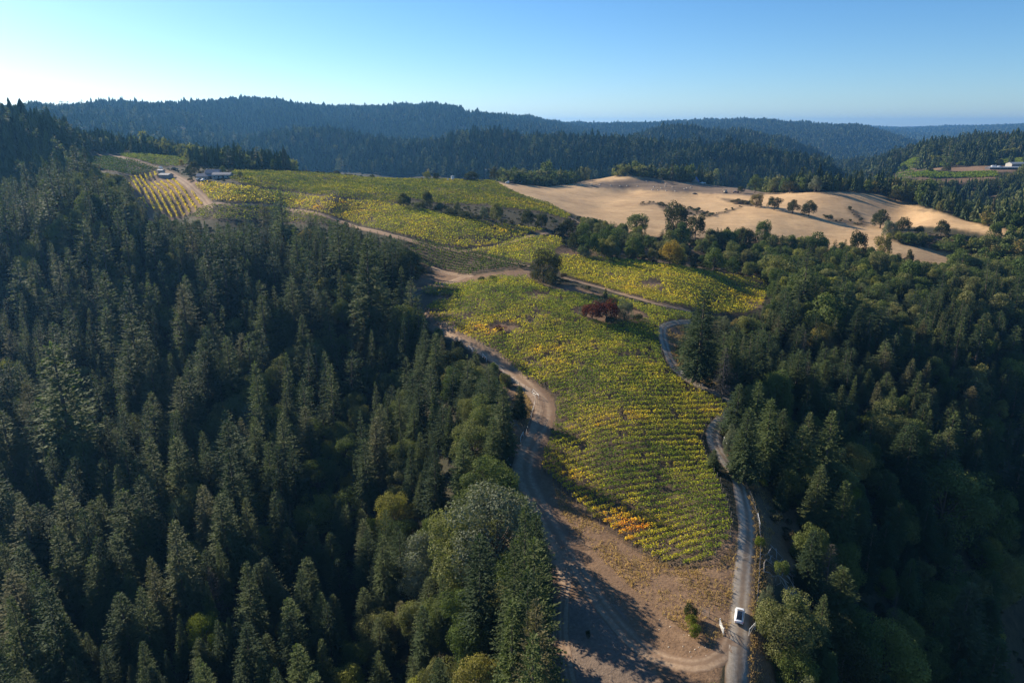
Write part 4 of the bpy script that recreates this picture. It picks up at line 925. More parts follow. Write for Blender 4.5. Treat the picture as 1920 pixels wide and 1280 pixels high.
for s in auto:
    sz = ('tall' if s['h'] > 22 else 'middling' if s['h'] > 13 else 'small') if s['kind'] == 'c' else ('large' if s['h'] > 11 else 'middling' if s['h'] > 7.5 else 'small')
    nm = {'c': 'conifer', 'b': 'broadleaf tree', 'd': 'bare tree'}[s['kind']]
    s['desc'] = f'{sz} dark {nm}' if s['kind'] == 'c' else f'{sz} olive {nm}'
    if s['kind'] == 'd': s['desc'] = 'bare grey dead tree'
    grp[(s['desc'], region(s['px'], s['py'], math.hypot(s['x'], s['y'])))].append(s)
for (desc, reg), L in grp.items():
    L.sort(key=lambda s: s['px'])
    for i, s in enumerate(L):
        s['label'] = f'{desc} {reg}' if len(L) == 1 or len(L) > 28 else f'{desc}, {ORD[i]} from left {reg}'
        s['group'] = (desc.split(' ', 1)[0]+{'c': ' conifers ', 'b': ' broadleaf trees ', 'd': ' dead trees '}[s['kind']]+reg)
KN = {'c': ('conifer_tree', 'conifer'), 'b': ('broadleaf_tree', 'broadleaf tree'), 's': ('shrub', 'shrub'), 'd': ('bare_tree', 'bare tree')}
for q, s in enumerate(SINGLE):
    k = s['kind']; dd = math.hypot(s['x'], s['y']); nm, cat = KN[k]
    key = {'c': 'c0' if dd < 300 else 'c1', 'b': 'b0' if dd < 300 else 'b1', 's': 's0', 'd': 'd0'}[k]
    mat = s['mat'] or LM.get(k, 'greyleaf'); i = (q*7+3) % len(PR[key]); crown, trunk = pmesh(key, i, mat)
    gz = float(ground(s['x'], s['y'])); e = empty(nm, (s['x'], s['y'], gz-.1), s.get('rz', q*2.399), (s['h']*s['w'],)*2+(s['h'],))
    if s['group'] is None: s['group'] = {'c': 'single conifers', 'b': 'single broadleaf trees', 's': 'single shrubs', 'd': 'grey bare trees'}[k]
    tag(e, s['label'], cat, s['group']); link('crown', crown, e)
    link('trunk' if k != 's' else 'stem', trunk, e)
# ---------------------------------------------------------------- vine rows
VP = dict(  # block: direction points, spacing, canopy half width, tint base, tint spread, description
 A=((1262,1056),(1358,1032),2.3,.46,.42,.5,'near vineyard between the two roads'),
 B=((1110,530),(1290,576),2.4,.52,.58,.35,'right vineyard beyond the lone oak'),
 C=((800,500),(872,515),2.5,.42,.10,.35,'dark green block left of the lone oak'),
 D=((885,476),(1000,500),2.5,.52,.50,.35,'small yellow green block behind the lone oak'),
 E=((831,434),(947,443),2.6,.55,.52,.40,'big domed vineyard in the middle distance'),
 F=((650,350),(850,358),2.7,.58,.38,.45,'large vineyard under the far crest'),
 G=((400,396),(560,404),3.0,.42,.22,.3,'narrow block under the big domed vineyard'),
 H=((345,362),(368,394),3.8,.55,.68,.25,'terraced vineyard beside the farm road'),
 I=((160,305),(280,322),2.7,.45,.05,.2,'dark green upper vineyard at the top left'),
 J=((235,292),(340,309),2.7,.5,.28,.3,'farther upper vineyard behind the farm road'),
 K=((152,409),(262,374),2.6,.6,.85,.15,'bright yellow strip below the terraced vineyard'),
 L=((1700,328),(1850,328),4.,1.2,.22,.15,'distant'), M=((1700,312),(1780,310),4.,1.2,.25,.15,'distant'), N=((1800,304),(1920,301),4.,1.2,.28,.15,'distant'))
SPOTS = [(hit(*p), r, a) for p, r, a in (((850,605),24,.42),((1040,680),9,.5),((1000,660),9,.35),((1040,880),9,.6),((1060,920),9,.35),((1100,930),9,.45),((1320,780),8,.3),((1290,820),5,.3),((1190,985),6,.55),((1230,770),12,.1),((1050,620),8,.2),((1340,770),5,.2),
  ((1190,1000),5,.5),((1160,960),5,.5),((1290,900),6,.3),((1300,725),16,.15),((600,390),30,.25),((470,385),24,.3),((400,345),16,.35),((1000,385),22,.35),((1290,560),16,.15),((1400,560),10,.35),((900,580),16,-.3),((1300,520),30,-.1),((1280,660),22,-.35),((950,560),14,-.25),((1340,960),12,-.3),((1290,1050),10,-.2),((1030,800),8,-.1))]
RAMP = np.array([[0,.060,.11,.020],[.25,.13,.18,.026],[.5,.31,.32,.038],[.75,.55,.44,.045],[.95,.68,.40,.045],[1.15,.66,.24,.035],[1.4,.50,.12,.03]])
def row_lines(k, v):
    P = BP[k]; a, b_ = hit(*v[0], 900 if k in 'LMN' else 0), hit(*v[1], 900 if k in 'LMN' else 0); u = (b_-a)/np.linalg.norm(b_-a); w = np.array([-u[1], u[0]])
    if w[1] < 0: w = -w
    c = P@w; s0, s1 = (P@u).min(), (P@u).max(); off = c.min()+.8; out = []
    while off < c.max():
        ts = np.arange(s0, s1, .5); q = ts[:,None]*u+off*w
        q = q+w*(1.1*fbm(q[:,0]/40, q[:,1]/40, 2))[:,None]
        m = inside(P, q[:,0], q[:,1])
        for Hh in HOLES: m &= ~inside(Hh, q[:,0], q[:,1])
        if m.sum() > 6: out.append((q[m], u, w))
        off += v[2]
    return out
def row_mesh(q, v, k, u, w):
    d = float(np.hypot(*q.mean(0))); step, per, L = (.5, 17, .35) if d < 190 else (.5, 13, .41) if d < 300 else (.5, 5, .60) if d < 440 else (.5, 3, .80) if d < 900 else (.5, 2, 2.4)
    gap = vnoise(q[:,0]/2.2+9, q[:,1]/2.2) < (.16 if k in 'A' else .08); bare = fbm(q[:,0]/9+40, q[:,1]/9, 2) > .52; vig = 1+.35*fbm(q[:,0]/3, q[:,1]/3, 2)
    keep = ~(gap & (rng.random(len(q)) < .7)) & ~(bare & (rng.random(len(q)) < .6)); idx = np.repeat(np.where(keep)[0], max(1, int(per))) 
    if per < 1: idx = idx[rng.random(len(idx)) < per]
    m = len(idx)
    if m < 3: return None
    vg = vig[idx]; c = q[idx]+u*rng.uniform(-.35, .35, m)[:,None]+w*(rng.normal(0, v[3]*(.8 if k == 'A' and d > 185 else .6), m)*vg)[:,None]
    z = ground(c[:,0], c[:,1])+.35+np.clip(rng.beta(2.2, 1.6, m), 0, 1)*1.35*vg
    nn = nrmz(rng.normal(0, .6, (m, 3))+np.array([0, -.15, .75])); ax = nrmz(np.cross(nn, rng.normal(size=(m, 3)))); sd = np.cross(nn, ax); Ls = L*rng.uniform(.6, 1.35, m)
    B = np.stack([c[:,0], c[:,1], z], 1)-ax*(Ls*.5)[:,None]; V, F_ = diamonds(B, ax, sd, Ls, Ls*.8)
    tint = v[4]+v[5]*(.55*fbm(c[:,0]/26+3, c[:,1]/16, 4)+.6*fbm(c[:,0]/4, c[:,1]/3., 3)+rng.normal(0, .22, m))
    for sp, r, a in SPOTS: tint = tint+.5*a*np.exp(-((c-sp)**2).sum(1)/(2*(r*.6)**2))
    tint = np.clip(tint, 0, 1.35); col = np.stack([np.interp(tint, RAMP[:,0], RAMP[:,i]) for i in (1, 2, 3)], 1)*rng.uniform(.75, 1.25, m)[:,None]*dict(F=.62, E=1.0, C=.8, G=.8, I=.6, J=.8, D=1.15, B=1.1).get(k, 1.12)
    col = np.concatenate([col, np.ones((m, 1))], 1)
    return V, F_, np.repeat(col, 4, 0)
def add_vines(name, parts, parent=None):
    Vs = []; Fs = []; Cs = []; n0 = 0
    for V, F_, C_ in parts: Vs.append(V); Fs.append(F_+n0); Cs.append(C_); n0 += len(V)
    me = mk_mesh(name, np.vstack(Vs), np.vstack(Fs), [M['vine']]); a = me.attributes.new('leafcol', 'FLOAT_COLOR', 'POINT'); a.data.foreach_set('color', np.vstack(Cs).astype(np.float32).ravel())
    return link(name, me, parent)
ALL = []
for k, v in VP.items():
    for i, (q, u, w) in enumerate(row_lines(k, v)): ALL.append((k, i, q, u, w))
print('vine rows', len(ALL))
rank = sorted(range(len(ALL)), key=lambda j: -len(ALL[j][2])/np.hypot(*ALL[j][2].mean(0))**2 if ALL[j][0] not in 'LMN' else 0)
top = set(rank[:300]); rest = []
ORD2 = ORD
cnt = defaultdict(int)
for j, (k, i, q, u, w) in enumerate(ALL):
    v = VP[k]; r = row_mesh(q, v, k, u, w)
    if r is None: continue
    if j not in top or k in 'LMN': rest.append(r); continue
    c0 = q.mean(0); e = empty('vine_row', (c0[0], c0[1], float(ground(*c0))))
    V, F_, C_ = r; f = add_vines('foliage', [(V-np.array([c0[0], c0[1], e.location[2]]), F_, C_)], e)
    n_i = cnt[k]; cnt[k] += 1
    tone = {'A':'yellow green','B':'yellow green','C':'dark green','D':'light green','E':'golden green','F':'brownish green','G':'green','H':'yellow','I':'dark green','J':'green','K':'bright yellow'}[k]
    lab = (f'{ORD2[n_i]} vine row from the front, {v[6]}' if n_i < 89 else f'{tone} vine row in the {v[6]}')
    tag(e, lab, 'vine row', 'vine rows of the '+v[6])
    if k in 'AH':
        for en in (0, -1):
            p = q[en]+(u if en else -u)*.6; mb = MB(); gz = float(ground(*p)); mb.tube([(p[0]-c0[0], p[1]-c0[1], gz-.3-e.location[2]), (p[0]-c0[0], p[1]-c0[1], gz+1.75-e.location[2])], .06, 5); mb.build('end_post', M['wood'], e)
o = add_vines('distant_vineyard', rest); tag(o, 'pale green vine rows of the smaller and more distant vineyard blocks', 'vineyard', kind='stuff')

# ---------------------------------------------------------------- dry grass on the banks and yard edges
def grass(name, polys, dens, hgt, label, lim):
    pts = []
    for P in polys:
        x0, y0 = P.min(0); x1, y1 = P.max(0); nq = int((x1-x0)*(y1-y0)*dens); q = np.stack([rng.uniform(x0, x1, nq), rng.uniform(y0, y1, nq)], 1); q = q[inside(P, q[:,0], q[:,1])]; pts.append(q)
    q = np.vstack(pts); k = fbm(q[:,0]/5, q[:,1]/5, 3); q = q[(k+rng.normal(0, .18, len(k)) > lim) & roadclear(q[:,0], q[:,1], -.35)]
    px, py, _ = proj(q[:,0], q[:,1], ground(q[:,0], q[:,1])); m = len(q)
    rep = 3; idx = np.repeat(np.arange(m), rep); c = q[idx]+rng.normal(0, .12, (m*rep, 2)); z = ground(c[:,0], c[:,1])-.02
    ax = nrmz(np.stack([rng.normal(0, .45, m*rep), rng.normal(0, .45, m*rep), np.ones(m*rep)], 1)); sd = nrmz(np.cross(ax, rng.normal(size=(m*rep, 3)))); Ls = hgt*rng.uniform(.4, 1.5, m*rep)
    V, F_ = diamonds(np.stack([c[:,0], c[:,1], z], 1), ax, sd, Ls, Ls*.22); me = mk_mesh(name, V, F_, [M['drygrass']]); print(name, m)
    return tag(link(name, me), label, 'grass', kind='stuff')
M['drygrass'] = leafmat('dry_grass_blades', [(0, (.36,.25,.15)), (1, (.36,.25,.15))], .45, .5)
BANK = [poly(p) for p in [[(1404,1300),(1398,1200),(1402,1100),(1412,1030),(1408,960),(1385,890),(1360,850),(1372,845),(1400,880),(1440,900),(1470,960),(1440,1030),(1450,1100),(1455,1200),(1480,1300)],
 [(1035,905),(1110,975),(1190,1030),(1260,1062),(1340,1060),(1385,1010),(1380,1100),(1368,1180),(1330,1215),(1290,1190),(1240,1150),(1160,1080),(1090,1010),(1050,960)],
 [(925,740),(985,735),(1000,765),(985,810),(955,860),(930,800)],[(1250,615),(1300,605),(1290,660),(1310,700),(1380,740),(1390,755),(1300,715),(1262,690)]]]
grass('dry_grass', BANK, 11, .40, 'dry brown grass on the banks beside the roads', -.12)
# ---------------------------------------------------------------- the car
def gz(x, y): return float(ground(x, y))
def car(px, py, to, label, paint='carpaint', scale=1., group=None, simple_=False):
    p = hit(px, py); q = hit(*to); d = q-p; rz = math.atan2(d[1], d[0])-math.pi/2
    sl = (gz(*(p+d/np.linalg.norm(d)*2))-gz(*(p-d/np.linalg.norm(d)*2)))/4
    e = empty('parked_car' if group else 'white_car', (p[0], p[1], gz(*p)+.07), rz, (scale,)*3); e.rotation_euler = (math.atan(sl), 0, rz)
    tag(e, label, 'car', group)
    # body: lengthwise sections (y, half width, z low, belt z, crown z)
    S = [(-2.34,.70,.42,.62,.72),(-2.30,.82,.30,.78,.92),(-2.05,.92,.24,.86,1.04),(-1.5,.945,.22,.90,1.06),(-.6,.95,.20,.92,.98),(.6,.95,.20,.90,.95),(1.2,.945,.22,.86,.93),(1.75,.92,.24,.76,.84),(2.15,.84,.28,.64,.72),(2.34,.66,.36,.52,.58)]
    secs = []
    for y_, w_, lo, be, cr in S: secs.append([(-w_*.9,y_,lo),(-w_,y_,lo+.15),(-w_,y_,be-.14),(-w_*.94,y_,be),(-w_*.6,y_,cr),(0,y_,cr+.02),(w_*.6,y_,cr),(w_*.94,y_,be),(w_,y_,be-.14),(w_,y_,lo+.15),(w_*.9,y_,lo)])
    MB().loft(secs).build('body', M[paint], e, smooth=True, sub=1)
    # glasshouse: pillars in paint, panes set slightly proud
    G_ = [(-1.98,.70,1.02,1.05),(-1.45,.72,1.00,1.27),(-.8,.70,.96,1.41),(-.1,.69,.94,1.445),(.45,.69,.93,1.38),(.95,.70,.92,1.17),(1.32,.70,.90,.95)]
    secs = [[(-w_*1.14,y_,lo),(-w_*1.02,y_,lo+(hi-lo)*.6),(-w_*.78,y_,hi-.03),(0,y_,hi),(w_*.78,y_,hi-.03),(w_*1.02,y_,lo+(hi-lo)*.6),(w_*1.14,y_,lo)] for y_, w_, lo, hi in G_]
    MB().loft(secs).build('cabin', M[paint], e, smooth=True)
    def pane(nm, y0, y1, wd=.60):
        ys = np.linspace(y0, y1, 5); top = [np.interp(y_, [g_[0] for g_ in G_], [g_[3] for g_ in G_])+.014 for y_ in ys]
        v = []; 
        for y_, t in zip(ys, top): v += [(-wd*.78,y_,t-.022),(0,y_,t),(wd*.78,y_,t-.022),(wd*.78,y_,t-.05),(-wd*.78,y_,t-.05)]
        MB().loft([v[i*5:i*5+5] for i in range(5)]).build(nm, M['glass'], e)
    pane('rear_window', -1.9, -.90, .66); pane('glass_roof', -.88, .38, .66); pane('windshield', .46, 1.26, .70)
    for s_ in (-1, 1):
        MB().loft([[(s_*(.70*1.10),y_,lo),(s_*(.70*1.10+.015),y_,lo),(s_*(.70*1.02+.02),y_,hi),(s_*(.70*1.0),y_,hi)] for y_, lo, hi in ((-1.5,1.03,1.10),(-1.0,1.0,1.24),(-.2,.98,1.28),(.5,.97,1.2),(1.0,.96,1.02))]).build('side_window', M['glass'], e)
        MB().box((s_*1.0,.78,.98), (.2,.12,.12)).build('mirror', M[paint], e, bevel=.03)
        MB().box((s_*.70,-2.27,.80), (.36,.10,.10), s_*.25).build('tail_light', M['redlight'], e, bevel=.02)
        MB().box((s_*.66,2.22,.60), (.34,.12,.08), -s_*.3).build('headlight', M['rooflight'], e, bevel=.02)
        for y_ in (-1.42, 1.45):
            wl = MB(); k = 20
            prof = [(.0,.20),(.0,.33),(.03,.345),(.2,.345),(.23,.33),(.23,.2)]
            wl.loft([[(s_*(.96-a),y_+r_*math.cos(2*math.pi*j/k),.345+r_*math.sin(2*math.pi*j/k)) for j in range(k)] for a, r_ in prof]); w_ = wl.build('wheel', M['rubber'], e, smooth=True)
            rm = MB(); rm.tube([(s_*.965,y_,.345),(s_*.90,y_,.345)], .21, 16); rm.build('rim', M['alloy'], w_)
    MB().box((0,-2.335,.42), (1.3,.06,.16)).build('bumper', M['blackpl'], e, bevel=.02)
    MB().box((0,-2.345,.60), (.5,.02,.12)).build('number_plate', M['rooflight'], e)
    return e
car(1386, 1158, (1391,1110), 'white car with a dark glass roof driving up the gravel road', scale=.9)
# ---------------------------------------------------------------- gates, rails and fence
def rail(px0, py0, px1, py1, label, hgt=1.5, nm='white_rail', mat='white', dark=False, cat='fence rail', r=.055):
    a, b_ = hit(px0, py0), hit(px1, py1); c0 = (a+b_)/2; z0 = gz(*c0); e = empty(nm, (c0[0], c0[1], z0)); tag(e, label, cat, 'white H shaped fence ends')
    for p in (a, b_): MB().tube([(p[0]-c0[0], p[1]-c0[1], gz(*p)-z0-.3), (p[0]-c0[0], p[1]-c0[1], gz(*p)-z0+hgt)], r, 7).build('post', M[mat], e)
    MB().tube([(a[0]-c0[0], a[1]-c0[1], gz(*a)-z0+hgt-.08), (b_[0]-c0[0], b_[1]-c0[1], gz(*b_)-z0+hgt-.08)], r*.9, 7).build('top_rail', M[mat], e)
    MB().tube([(a[0]-c0[0], a[1]-c0[1], gz(*a)-z0+.25), (b_[0]-c0[0], b_[1]-c0[1], gz(*b_)-z0+hgt-.2)], .02, 4).build('brace_wire', M['steel'], e)
rail(1404, 1192, 1415, 1180, 'white H shaped rail on the right of the car', 1.6, r=.06)
rail(1420, 972, 1424, 992, 'white rail on the fence line below the road bend')
rail(1357, 828, 1362, 840, 'white rail at the road edge under the massive fir')
rail(1276, 700, 1281, 709, 'white rail at the upper road bend below the tall fir')
rail(1311, 724, 1318, 728, 'white rail below the leafless grey tree')
rail(1369, 748, 1377, 753, 'white rail at the road end near the light green tree')
rail(878, 655, 886, 661, 'upper white rail beside the dirt track')
rail(905, 670, 912, 678, 'lower white rail beside the dirt track')
rail(999, 738, 1010, 748, 'white H shaped rail at the bend of the dirt track')
rail(976, 829, 981, 818, 'leaning white rail left of the dirt track')
def gate(a, b_, label, mat, nm, hgt=1.35, open_=None):
    a, b_ = hit(*a), hit(*b_); c0 = a; z0 = gz(*a); e = empty(nm, (a[0], a[1], z0)); tag(e, label, 'gate'); u = (b_-a); zb = gz(*b_)-z0
    for p, zz in (((0, 0), 0), ((u[0], u[1]), zb)): MB().tube([(p[0], p[1], zz-.3), (p[0], p[1], zz+hgt+.2)], .09, 7).build('post', M[mat], e)
    w = u*.97; o_ = u*.015
    for i in range(5):
        z_ = .25+i*(hgt-.3)/4; MB().tube([(o_[0], o_[1], z_), (w[0], w[1], z_+zb)], .026 if i else .035, 5).build('rail', M[mat], e)
    MB().tube([(o_[0], o_[1], .25), (w[0], w[1], hgt-.05+zb)], .03, 5).build('diagonal_brace', M[mat], e)
gate((1053,1024), (1095,1021), 'dark wooden farm gate standing in the shade at the yard end', 'wood', 'farm_gate')
gate((1349,1172), (1356,1190), 'white farm gate swung open left of the car', 'white', 'open_gate', 1.3)
def fence(pts, label, gap=3.2, mat='wood'):
    P = crv(pts, .4); s = np.r_[0, np.cumsum(np.hypot(*np.diff(P, axis=0).T))]; k = np.arange(0, s[-1], gap); Q = np.stack([np.interp(k, s, P[:,0]), np.interp(k, s, P[:,1])], 1)[:100]
    c0 = Q[0]; z0 = gz(*c0); e = empty('wire_fence', (c0[0], c0[1], z0)); tag(e, label, 'fence')
    L = [(q[0]-c0[0], q[1]-c0[1], gz(*q)-z0) for q in Q]
    for x_, y_, z_ in L: MB().tube([(x_, y_, z_-.3), (x_, y_, z_+1.45)], .05, 5).build('post', M[mat], e)
    w_ = MB()
    for hz in (.4, .75, 1.1, 1.4):
        for a, b_ in zip(L[:-1], L[1:]): w_.tube([(a[0], a[1], a[2]+hz), (b_[0], b_[1], b_[2]+hz)], .012, 3)
    w_.build('wire', M['steel'], e)
fence([(1415,1178),(1420,1120),(1424,1060),(1424,1000),(1408,935),(1380,885),(1358,842)], 'wire fence with wooden posts along the right of the gravel road')
fence([(1284,712),(1310,728),(1345,742),(1385,760)], 'wire fence below the upper road bend')
fence([(880,656),(930,690),(975,725),(1003,745),(998,775),(985,820),(964,862)], 'wire fence along the left of the dirt track')
fence([(1330,1150),(1310,1150),(1335,1170),(1352,1180)][:2]+[(1345,1168)], 'short dark fence beside the open white gate', 2.)
# ---------------------------------------------------------------- fallen branches, logs and stones
def brush_pile(px, py, label, n=26, L=4., seed=1):
    p = hit(px, py); g = np.random.default_rng(seed); e_ = MB(); z0 = gz(*p)
    for i in range(n):
        a = g.uniform(0, 6.28); c = g.normal(0, L*.45, 2); l = L*g.uniform(.3, 1.); r = g.uniform(.03, .10); q0 = c-np.array([math.cos(a), math.sin(a)])*l/2; q1 = c+np.array([math.cos(a), math.sin(a)])*l/2; m_ = (q0+q1)/2+g.normal(0, .2, 2)
        zz = lambda q: gz(p[0]+q[0], p[1]+q[1])-z0
        e_.tube([(*q0, zz(q0)+g.uniform(0, .5)), (*m_, zz(m_)+g.uniform(.2, .9)), (*q1, zz(q1)+g.uniform(0, .9))], [r, r*.8, r*.3], 5)
    tag(e_.build('fallen_branches', M['palebark'], None, (p[0], p[1], z0)), label, 'fallen branches')
brush_pile(1478, 1098, 'heap of pale fallen branches on the bank right of the gravel road', 46, 7, 3)
brush_pile(1455, 1190, 'small heap of pale wood at the bottom right bank', 10, 3, 4)
brush_pile(945, 795, 'pale fallen logs beside the bend of the dirt track', 20, 5, 5)
brush_pile(935, 860, 'pale broken branches at the shadow edge left of the track', 9, 3, 6)
brush_pile(1288, 612, 'dry brush heap inside the upper road bend', 16, 4, 7)
def stone(px, py, r, label, mat='rock', group=None, nm='boulder', dmin=0, flat=.7):
    p = hit(px, py, dmin); g = np.random.default_rng(int(px*7+py)); k = 8; secs = []
    for a in np.linspace(-.35, 1, 5): secs.append([(r*math.sqrt(max(.02, 1-a*a))*math.cos(2*math.pi*j/k)*g.uniform(.8, 1.15), r*math.sqrt(max(.02, 1-a*a))*math.sin(2*math.pi*j/k)*g.uniform(.8, 1.15), r*flat*a) for j in range(k)])
    o = MB().loft(secs).build(nm, M[mat], None, (p[0], p[1], gz(*p)), smooth=True); tag(o, label, 'boulder', group); return o
stone(1302, 364, 2.6, 'dark rock lying on the golden pasture near the crest', flat=.5)
PL = [(1092,347),(1109,346),(1125,347),(1145,348),(1162,349),(1176,349),(1195,349.5),(1226,351),(1223,356),(1234,357),(1240,353),(1249,358),(1247,350),(1261,351),(1266,359),(1283,355),(1288,353),(1295,352),(1248,346),(1212,340)]
for i, (a, b_) in enumerate(sorted(PL)): stone(a, b_, .95, ORD[i]+' pale lump from the left on the shaded knoll side', 'tan', 'pale lumps on the knoll', 'pale_boulder')
g_ = np.random.default_rng(5)
SP_ = []
for i in range(16):
    a, b_ = (g_.uniform(1235, 1262), g_.uniform(1150, 1180)) if i < 6 else (g_.uniform(1270, 1330), g_.uniform(1212, 1232)) if i < 12 else (g_.uniform(1240, 1300), g_.uniform(1190, 1215))
    SP_.append((b_, a))
for i, (b_, a) in enumerate(sorted(SP_)):
    stone(a, b_, g_.uniform(.08, .17), ORD[i]+' small pale stone counted down the dirt bank left of the car', 'tan', 'small stones on the bank', 'stone')
# ---------------------------------------------------------------- buildings and vehicles
def house(px, py, L, Wd, hw, hr, az, label, roof='roofgrey', wall='wallcream', nm='house', windows=3, dmin=0, group=None):
    p = hit(px, py, dmin); z = min(gz(p[0]+a*L/2*math.cos(az)-b_*Wd/2*math.sin(az), p[1]+a*L/2*math.sin(az)+b_*Wd/2*math.cos(az)) for a in (-1, 0, 1) for b_ in (-1, 1))
    zt = gz(*p)-z; e = empty(nm, (p[0], p[1], z), az); tag(e, label, 'building', group); hw = hw+zt*.5
    w_ = MB().box((0,0,hw/2), (L,Wd,hw)); w_.add([(-L/2,-Wd/2,hw),(-L/2,Wd/2,hw),(-L/2,0,hw+hr),(L/2,-Wd/2,hw),(L/2,Wd/2,hw),(L/2,0,hw+hr)], [(0,2,1),(3,4,5)]); w_.build('wall', M[wall], e)
    ov = .45; rf = MB()
    for s_ in (-1, 1):
        a = [(-L/2-ov,0,hw+hr+.12),(L/2+ov,0,hw+hr+.12),(L/2+ov,s_*(Wd/2+ov),hw-ov*hr/(Wd/2)+.12),(-L/2-ov,s_*(Wd/2+ov),hw-ov*hr/(Wd/2)+.12)]; b_ = [(x_,y_,z_-.14) for x_, y_, z_ in a]
        rf.add(a+b_, [(0,1,2,3),(7,6,5,4),(0,4,5,1),(1,5,6,2),(2,6,7,3),(3,7,4,0)])
    rf.build('roof', M[roof], e)
    for i in range(windows):
        x_ = -L/2+L*(i+.5)/windows; fr = MB().box((x_,-Wd/2-.03,hw*.55), (1.5,.08,1.2)).build('window', M['white'], e); MB().box((x_,-Wd/2-.08,hw*.55), (1.3,.04,1.0)).build('pane', M['glass'], fr)
    if windows: MB().box((L*.12 if windows % 2 == 0 else L*.3,-Wd/2-.04,1.05+zt*.5), (1.0,.08,2.1)).build('door', M['darkwood'], e)
    return e
house(388, 334, 12, 6, 2.6, 1.6, .05, 'left wing of the farmhouse with a dark grey roof', windows=3, group='farmhouse wings')
house(401, 331, 9, 7, 3.2, 2.0, .10, 'middle gabled part of the farmhouse with a grey roof', windows=2, group='farmhouse wings')
house(418, 333, 12, 6.5, 2.7, 1.3, .02, 'right wing of the farmhouse with a blue grey roof', 'roofgrey', windows=4, group='farmhouse wings')
house(312, 333, 9, 5, 2.3, 1.0, -.35, 'low shed with a pale roof beside the farm road', 'roofgrey', windows=0, nm='shed')
house(303, 325, 4, 3, 2.4, .6, -.2, 'small white hut at the top end of the terraced vineyard', 'rooflight', 'wallcream', windows=0, nm='shed')
house(881, 340, 11, 4, 2.6, .5, 0, 'long dark shed on the vineyard crest', 'darkpaint', 'walldark', windows=0, nm='shed')
house(1304, 342, 7, 7, 1.6, 4.6, 1.2, 'steep barn with a bright blue roof on the pasture crest', 'roofblue', windows=0, nm='barn')
house(1349, 344, 14, 6, 2.6, 1.0, .1, 'low farm building with a bright white roof behind the pasture', 'rooflight', windows=3)
house(1330, 343, 9, 5, 2.2, .9, -.1, 'low grey roofed farm shed behind the pasture crest', 'roofgrey', windows=0, nm='shed')
house(1906, 313, 26, 12, 5, 2, .1, 'long pale building at the distant winery on the far right', 'rooflight', windows=4, dmin=900)
house(1890, 317, 60, 10, 2.5, 1, .05, 'very long low building with a pale blue roof at the distant winery', 'rooflight', 'walldark', windows=6, dmin=900)
house(1750, 300, 14, 9, 4, 2.4, .2, 'small pale house in a clearing above the distant vineyards', 'roofgrey', windows=2, dmin=900)
house(383, 236, 22, 12, 4, 2, .3, 'pale roofed building in the trees of the distant left hill', 'rooflight', windows=3, dmin=1100)
def tank(px, py, r, hgt, label, dmin=0):
    p = hit(px, py, dmin); e = empty('water_tank', (p[0], p[1], gz(*p)-.1)); tag(e, label, 'tank'); k = 16
    MB().loft([[(r*math.cos(2*math.pi*j/k), r*math.sin(2*math.pi*j/k), z_) for j in range(k)] for z_ in (0, hgt)]).build('tank_wall', M['white'], e, smooth=False)
    MB().loft([[(r*f_*math.cos(2*math.pi*j/k), r*f_*math.sin(2*math.pi*j/k), z_) for j in range(k)] for f_, z_ in ((1.04, hgt-.05), (1.04, hgt+.05), (.1, hgt+r*.35))]).build('lid', M['rooflight'], e)
tank(849, 339, 1.5, 4.2, 'white water tank on the vineyard crest left of the dark shed')
tank(840, 339.5, 1., 1.6, 'small white tank left of the tall one on the crest')
tank(1861, 316, 2.6, 4, 'leftmost white tank at the distant winery', 900)
tank(1866, 315, 2, 3.5, 'middle white tank at the distant winery', 900)
tank(1873, 317, 2.6, 4, 'rightmost white tank at the distant winery', 900)
def truck(px, py, az, label, paint='white', load='brownmach', dmin=0, s=1.):
    p = hit(px, py, dmin); e = empty('farm_truck', (p[0], p[1], gz(*p)), az, (s,)*3); tag(e, label, 'truck', 'farm trucks')
    MB().loft([[(x_,-.95,.5),(x_,.95,.5),(x_,.95,hh_),(x_,-.95,hh_)] for x_, hh_ in ((-2.9,1.2),(-1.6,1.35),(-1.0,2.1),(.2,2.1),(.4,1.3))]).build('cab', M[paint], e, bevel=.06)
    MB().box((1.8,0,1.0), (3.2,2.0,.9)).build('bed', M[load], e, bevel=.04)
    MB().loft([[(-1.56,-.8,1.42),(-1.56,.8,1.42),(-1.5,.8,1.42),(-1.5,-.8,1.42)],[(-1.1,-.75,2.02),(-1.1,.75,2.02),(-1.04,.75,2.02),(-1.04,-.75,2.02)]]).build('windshield', M['glass'], e)
    for x_ in (-2., 2.3):
        for y_ in (-.95, .95): MB().tube([(x_, y_-.12, .42), (x_, y_+.12, .42)], .42, 14).build('wheel', M['rubber'], e)
truck(954, 344, .2, 'white truck parked at the left on the pasture track')
truck(979, 345, .1, 'white fronted truck with a brown load at the right on the pasture track')
truck(327, 319, -.5, 'dark truck parked at the fork of the farm road', 'darkpaint', 'darkpaint')
truck(375, 338, 1.2, 'white truck parked in front of the farmhouse', 'white', 'white')
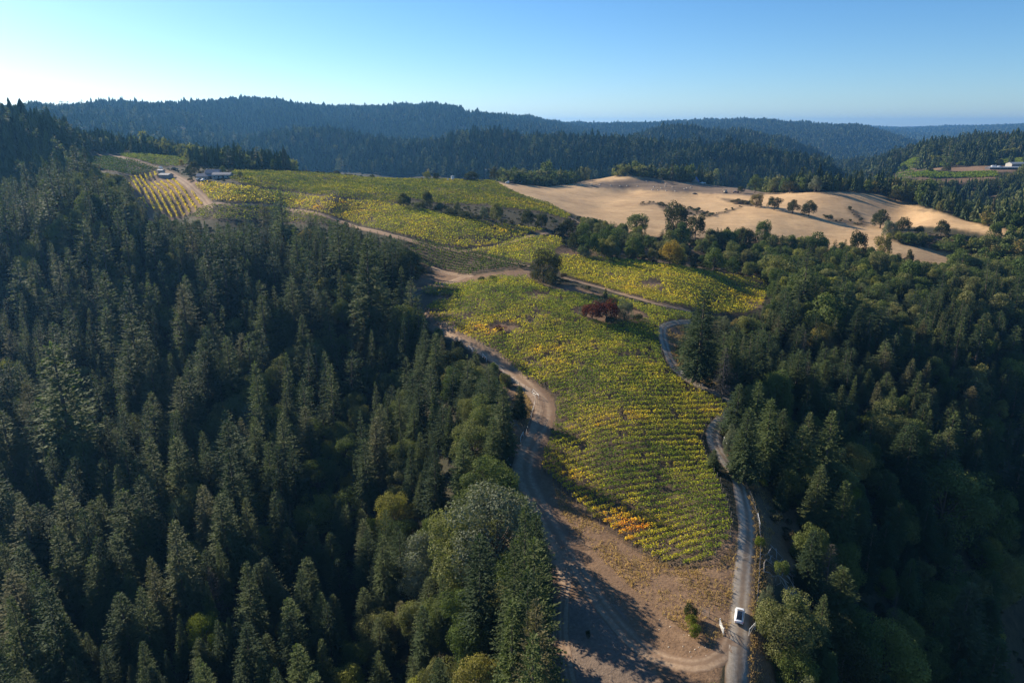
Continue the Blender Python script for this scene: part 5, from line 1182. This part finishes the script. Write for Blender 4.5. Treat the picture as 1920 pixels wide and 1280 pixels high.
truck(382, 340, .9, 'small white pickup right of the white truck at the farmhouse', 'white', 'roofgrey', s=.8)
truck(301, 317, -.8, 'white van like truck on the farm road above the sheds', 'white', 'white', s=.9)
truck(1317, 345, 0., 'white truck left in the farm yard on the pasture crest', 'white', 'white')
truck(1379, 362, 0., 'rusty brown trailer truck at the edge of the knoll', 'brownmach', 'brownmach')
# tractor-like machine with raised arm
p = hit(1360, 362); e = empty('loader', (p[0], p[1], gz(*p)), .2); tag(e, 'pale loader with a raised arm beside the rusty trailer', 'farm machine')
MB().box((0,0,1.4), (3,1.8,1.2)).build('body', M['tan'], e, bevel=.1); MB().box((.5,0,2.6), (1.3,1.5,1.3), 0, .85).build('cab', M['glass'], e)
MB().tube([(-1,0,1.6),(-2.6,0,3.6),(-3.4,0,2.2)], .22).build('arm', M['tan'], e); MB().box((-3.5,0,1.9), (.8,1.8,.8)).build('bucket', M['brownmach'], e)
for x_ in (-1., 1.1):
    for y_ in (-1., 1.): MB().tube([(x_, y_-.2, .7), (x_, y_+.2, .7)], .7, 14).build('wheel', M['rubber'], e)
# light pole on the crest
p = hit(911, 339); e = empty('light_pole', (p[0], p[1], gz(*p))); tag(e, 'thin tall pole with a white head on the vineyard crest', 'pole')
MB().tube([(0,0,-.3),(0,0,9.5)], [.14,.09]).build('pole', M['steel'], e); MB().box((0,0,9.8), (1.2,.6,.7)).build('lamp_head', M['white'], e, bevel=.1)

# ---------------------------------------------------------------- air
lo = float(HG.min())-2.; hi_ = max(float(HG.max())+45, CZ+6)
hz = MB().box((0, 0, (lo+hi_)/2), (30000, 30000, hi_-lo))
hm, n = newmat('haze_air'); o = N(n, 'ShaderNodeOutputMaterial'); pv = N(n, 'ShaderNodeVolumePrincipled'); pv.inputs['Density'].default_value = HAZE; pv.inputs['Color'].default_value = (.17, .47, .95, 1); pv.inputs['Anisotropy'].default_value = .35
n.links.new(pv.outputs[0], o.inputs['Volume']); tag(hz.build('haze', hm), 'thin pale blue haze over the valley', 'haze', kind='stuff')
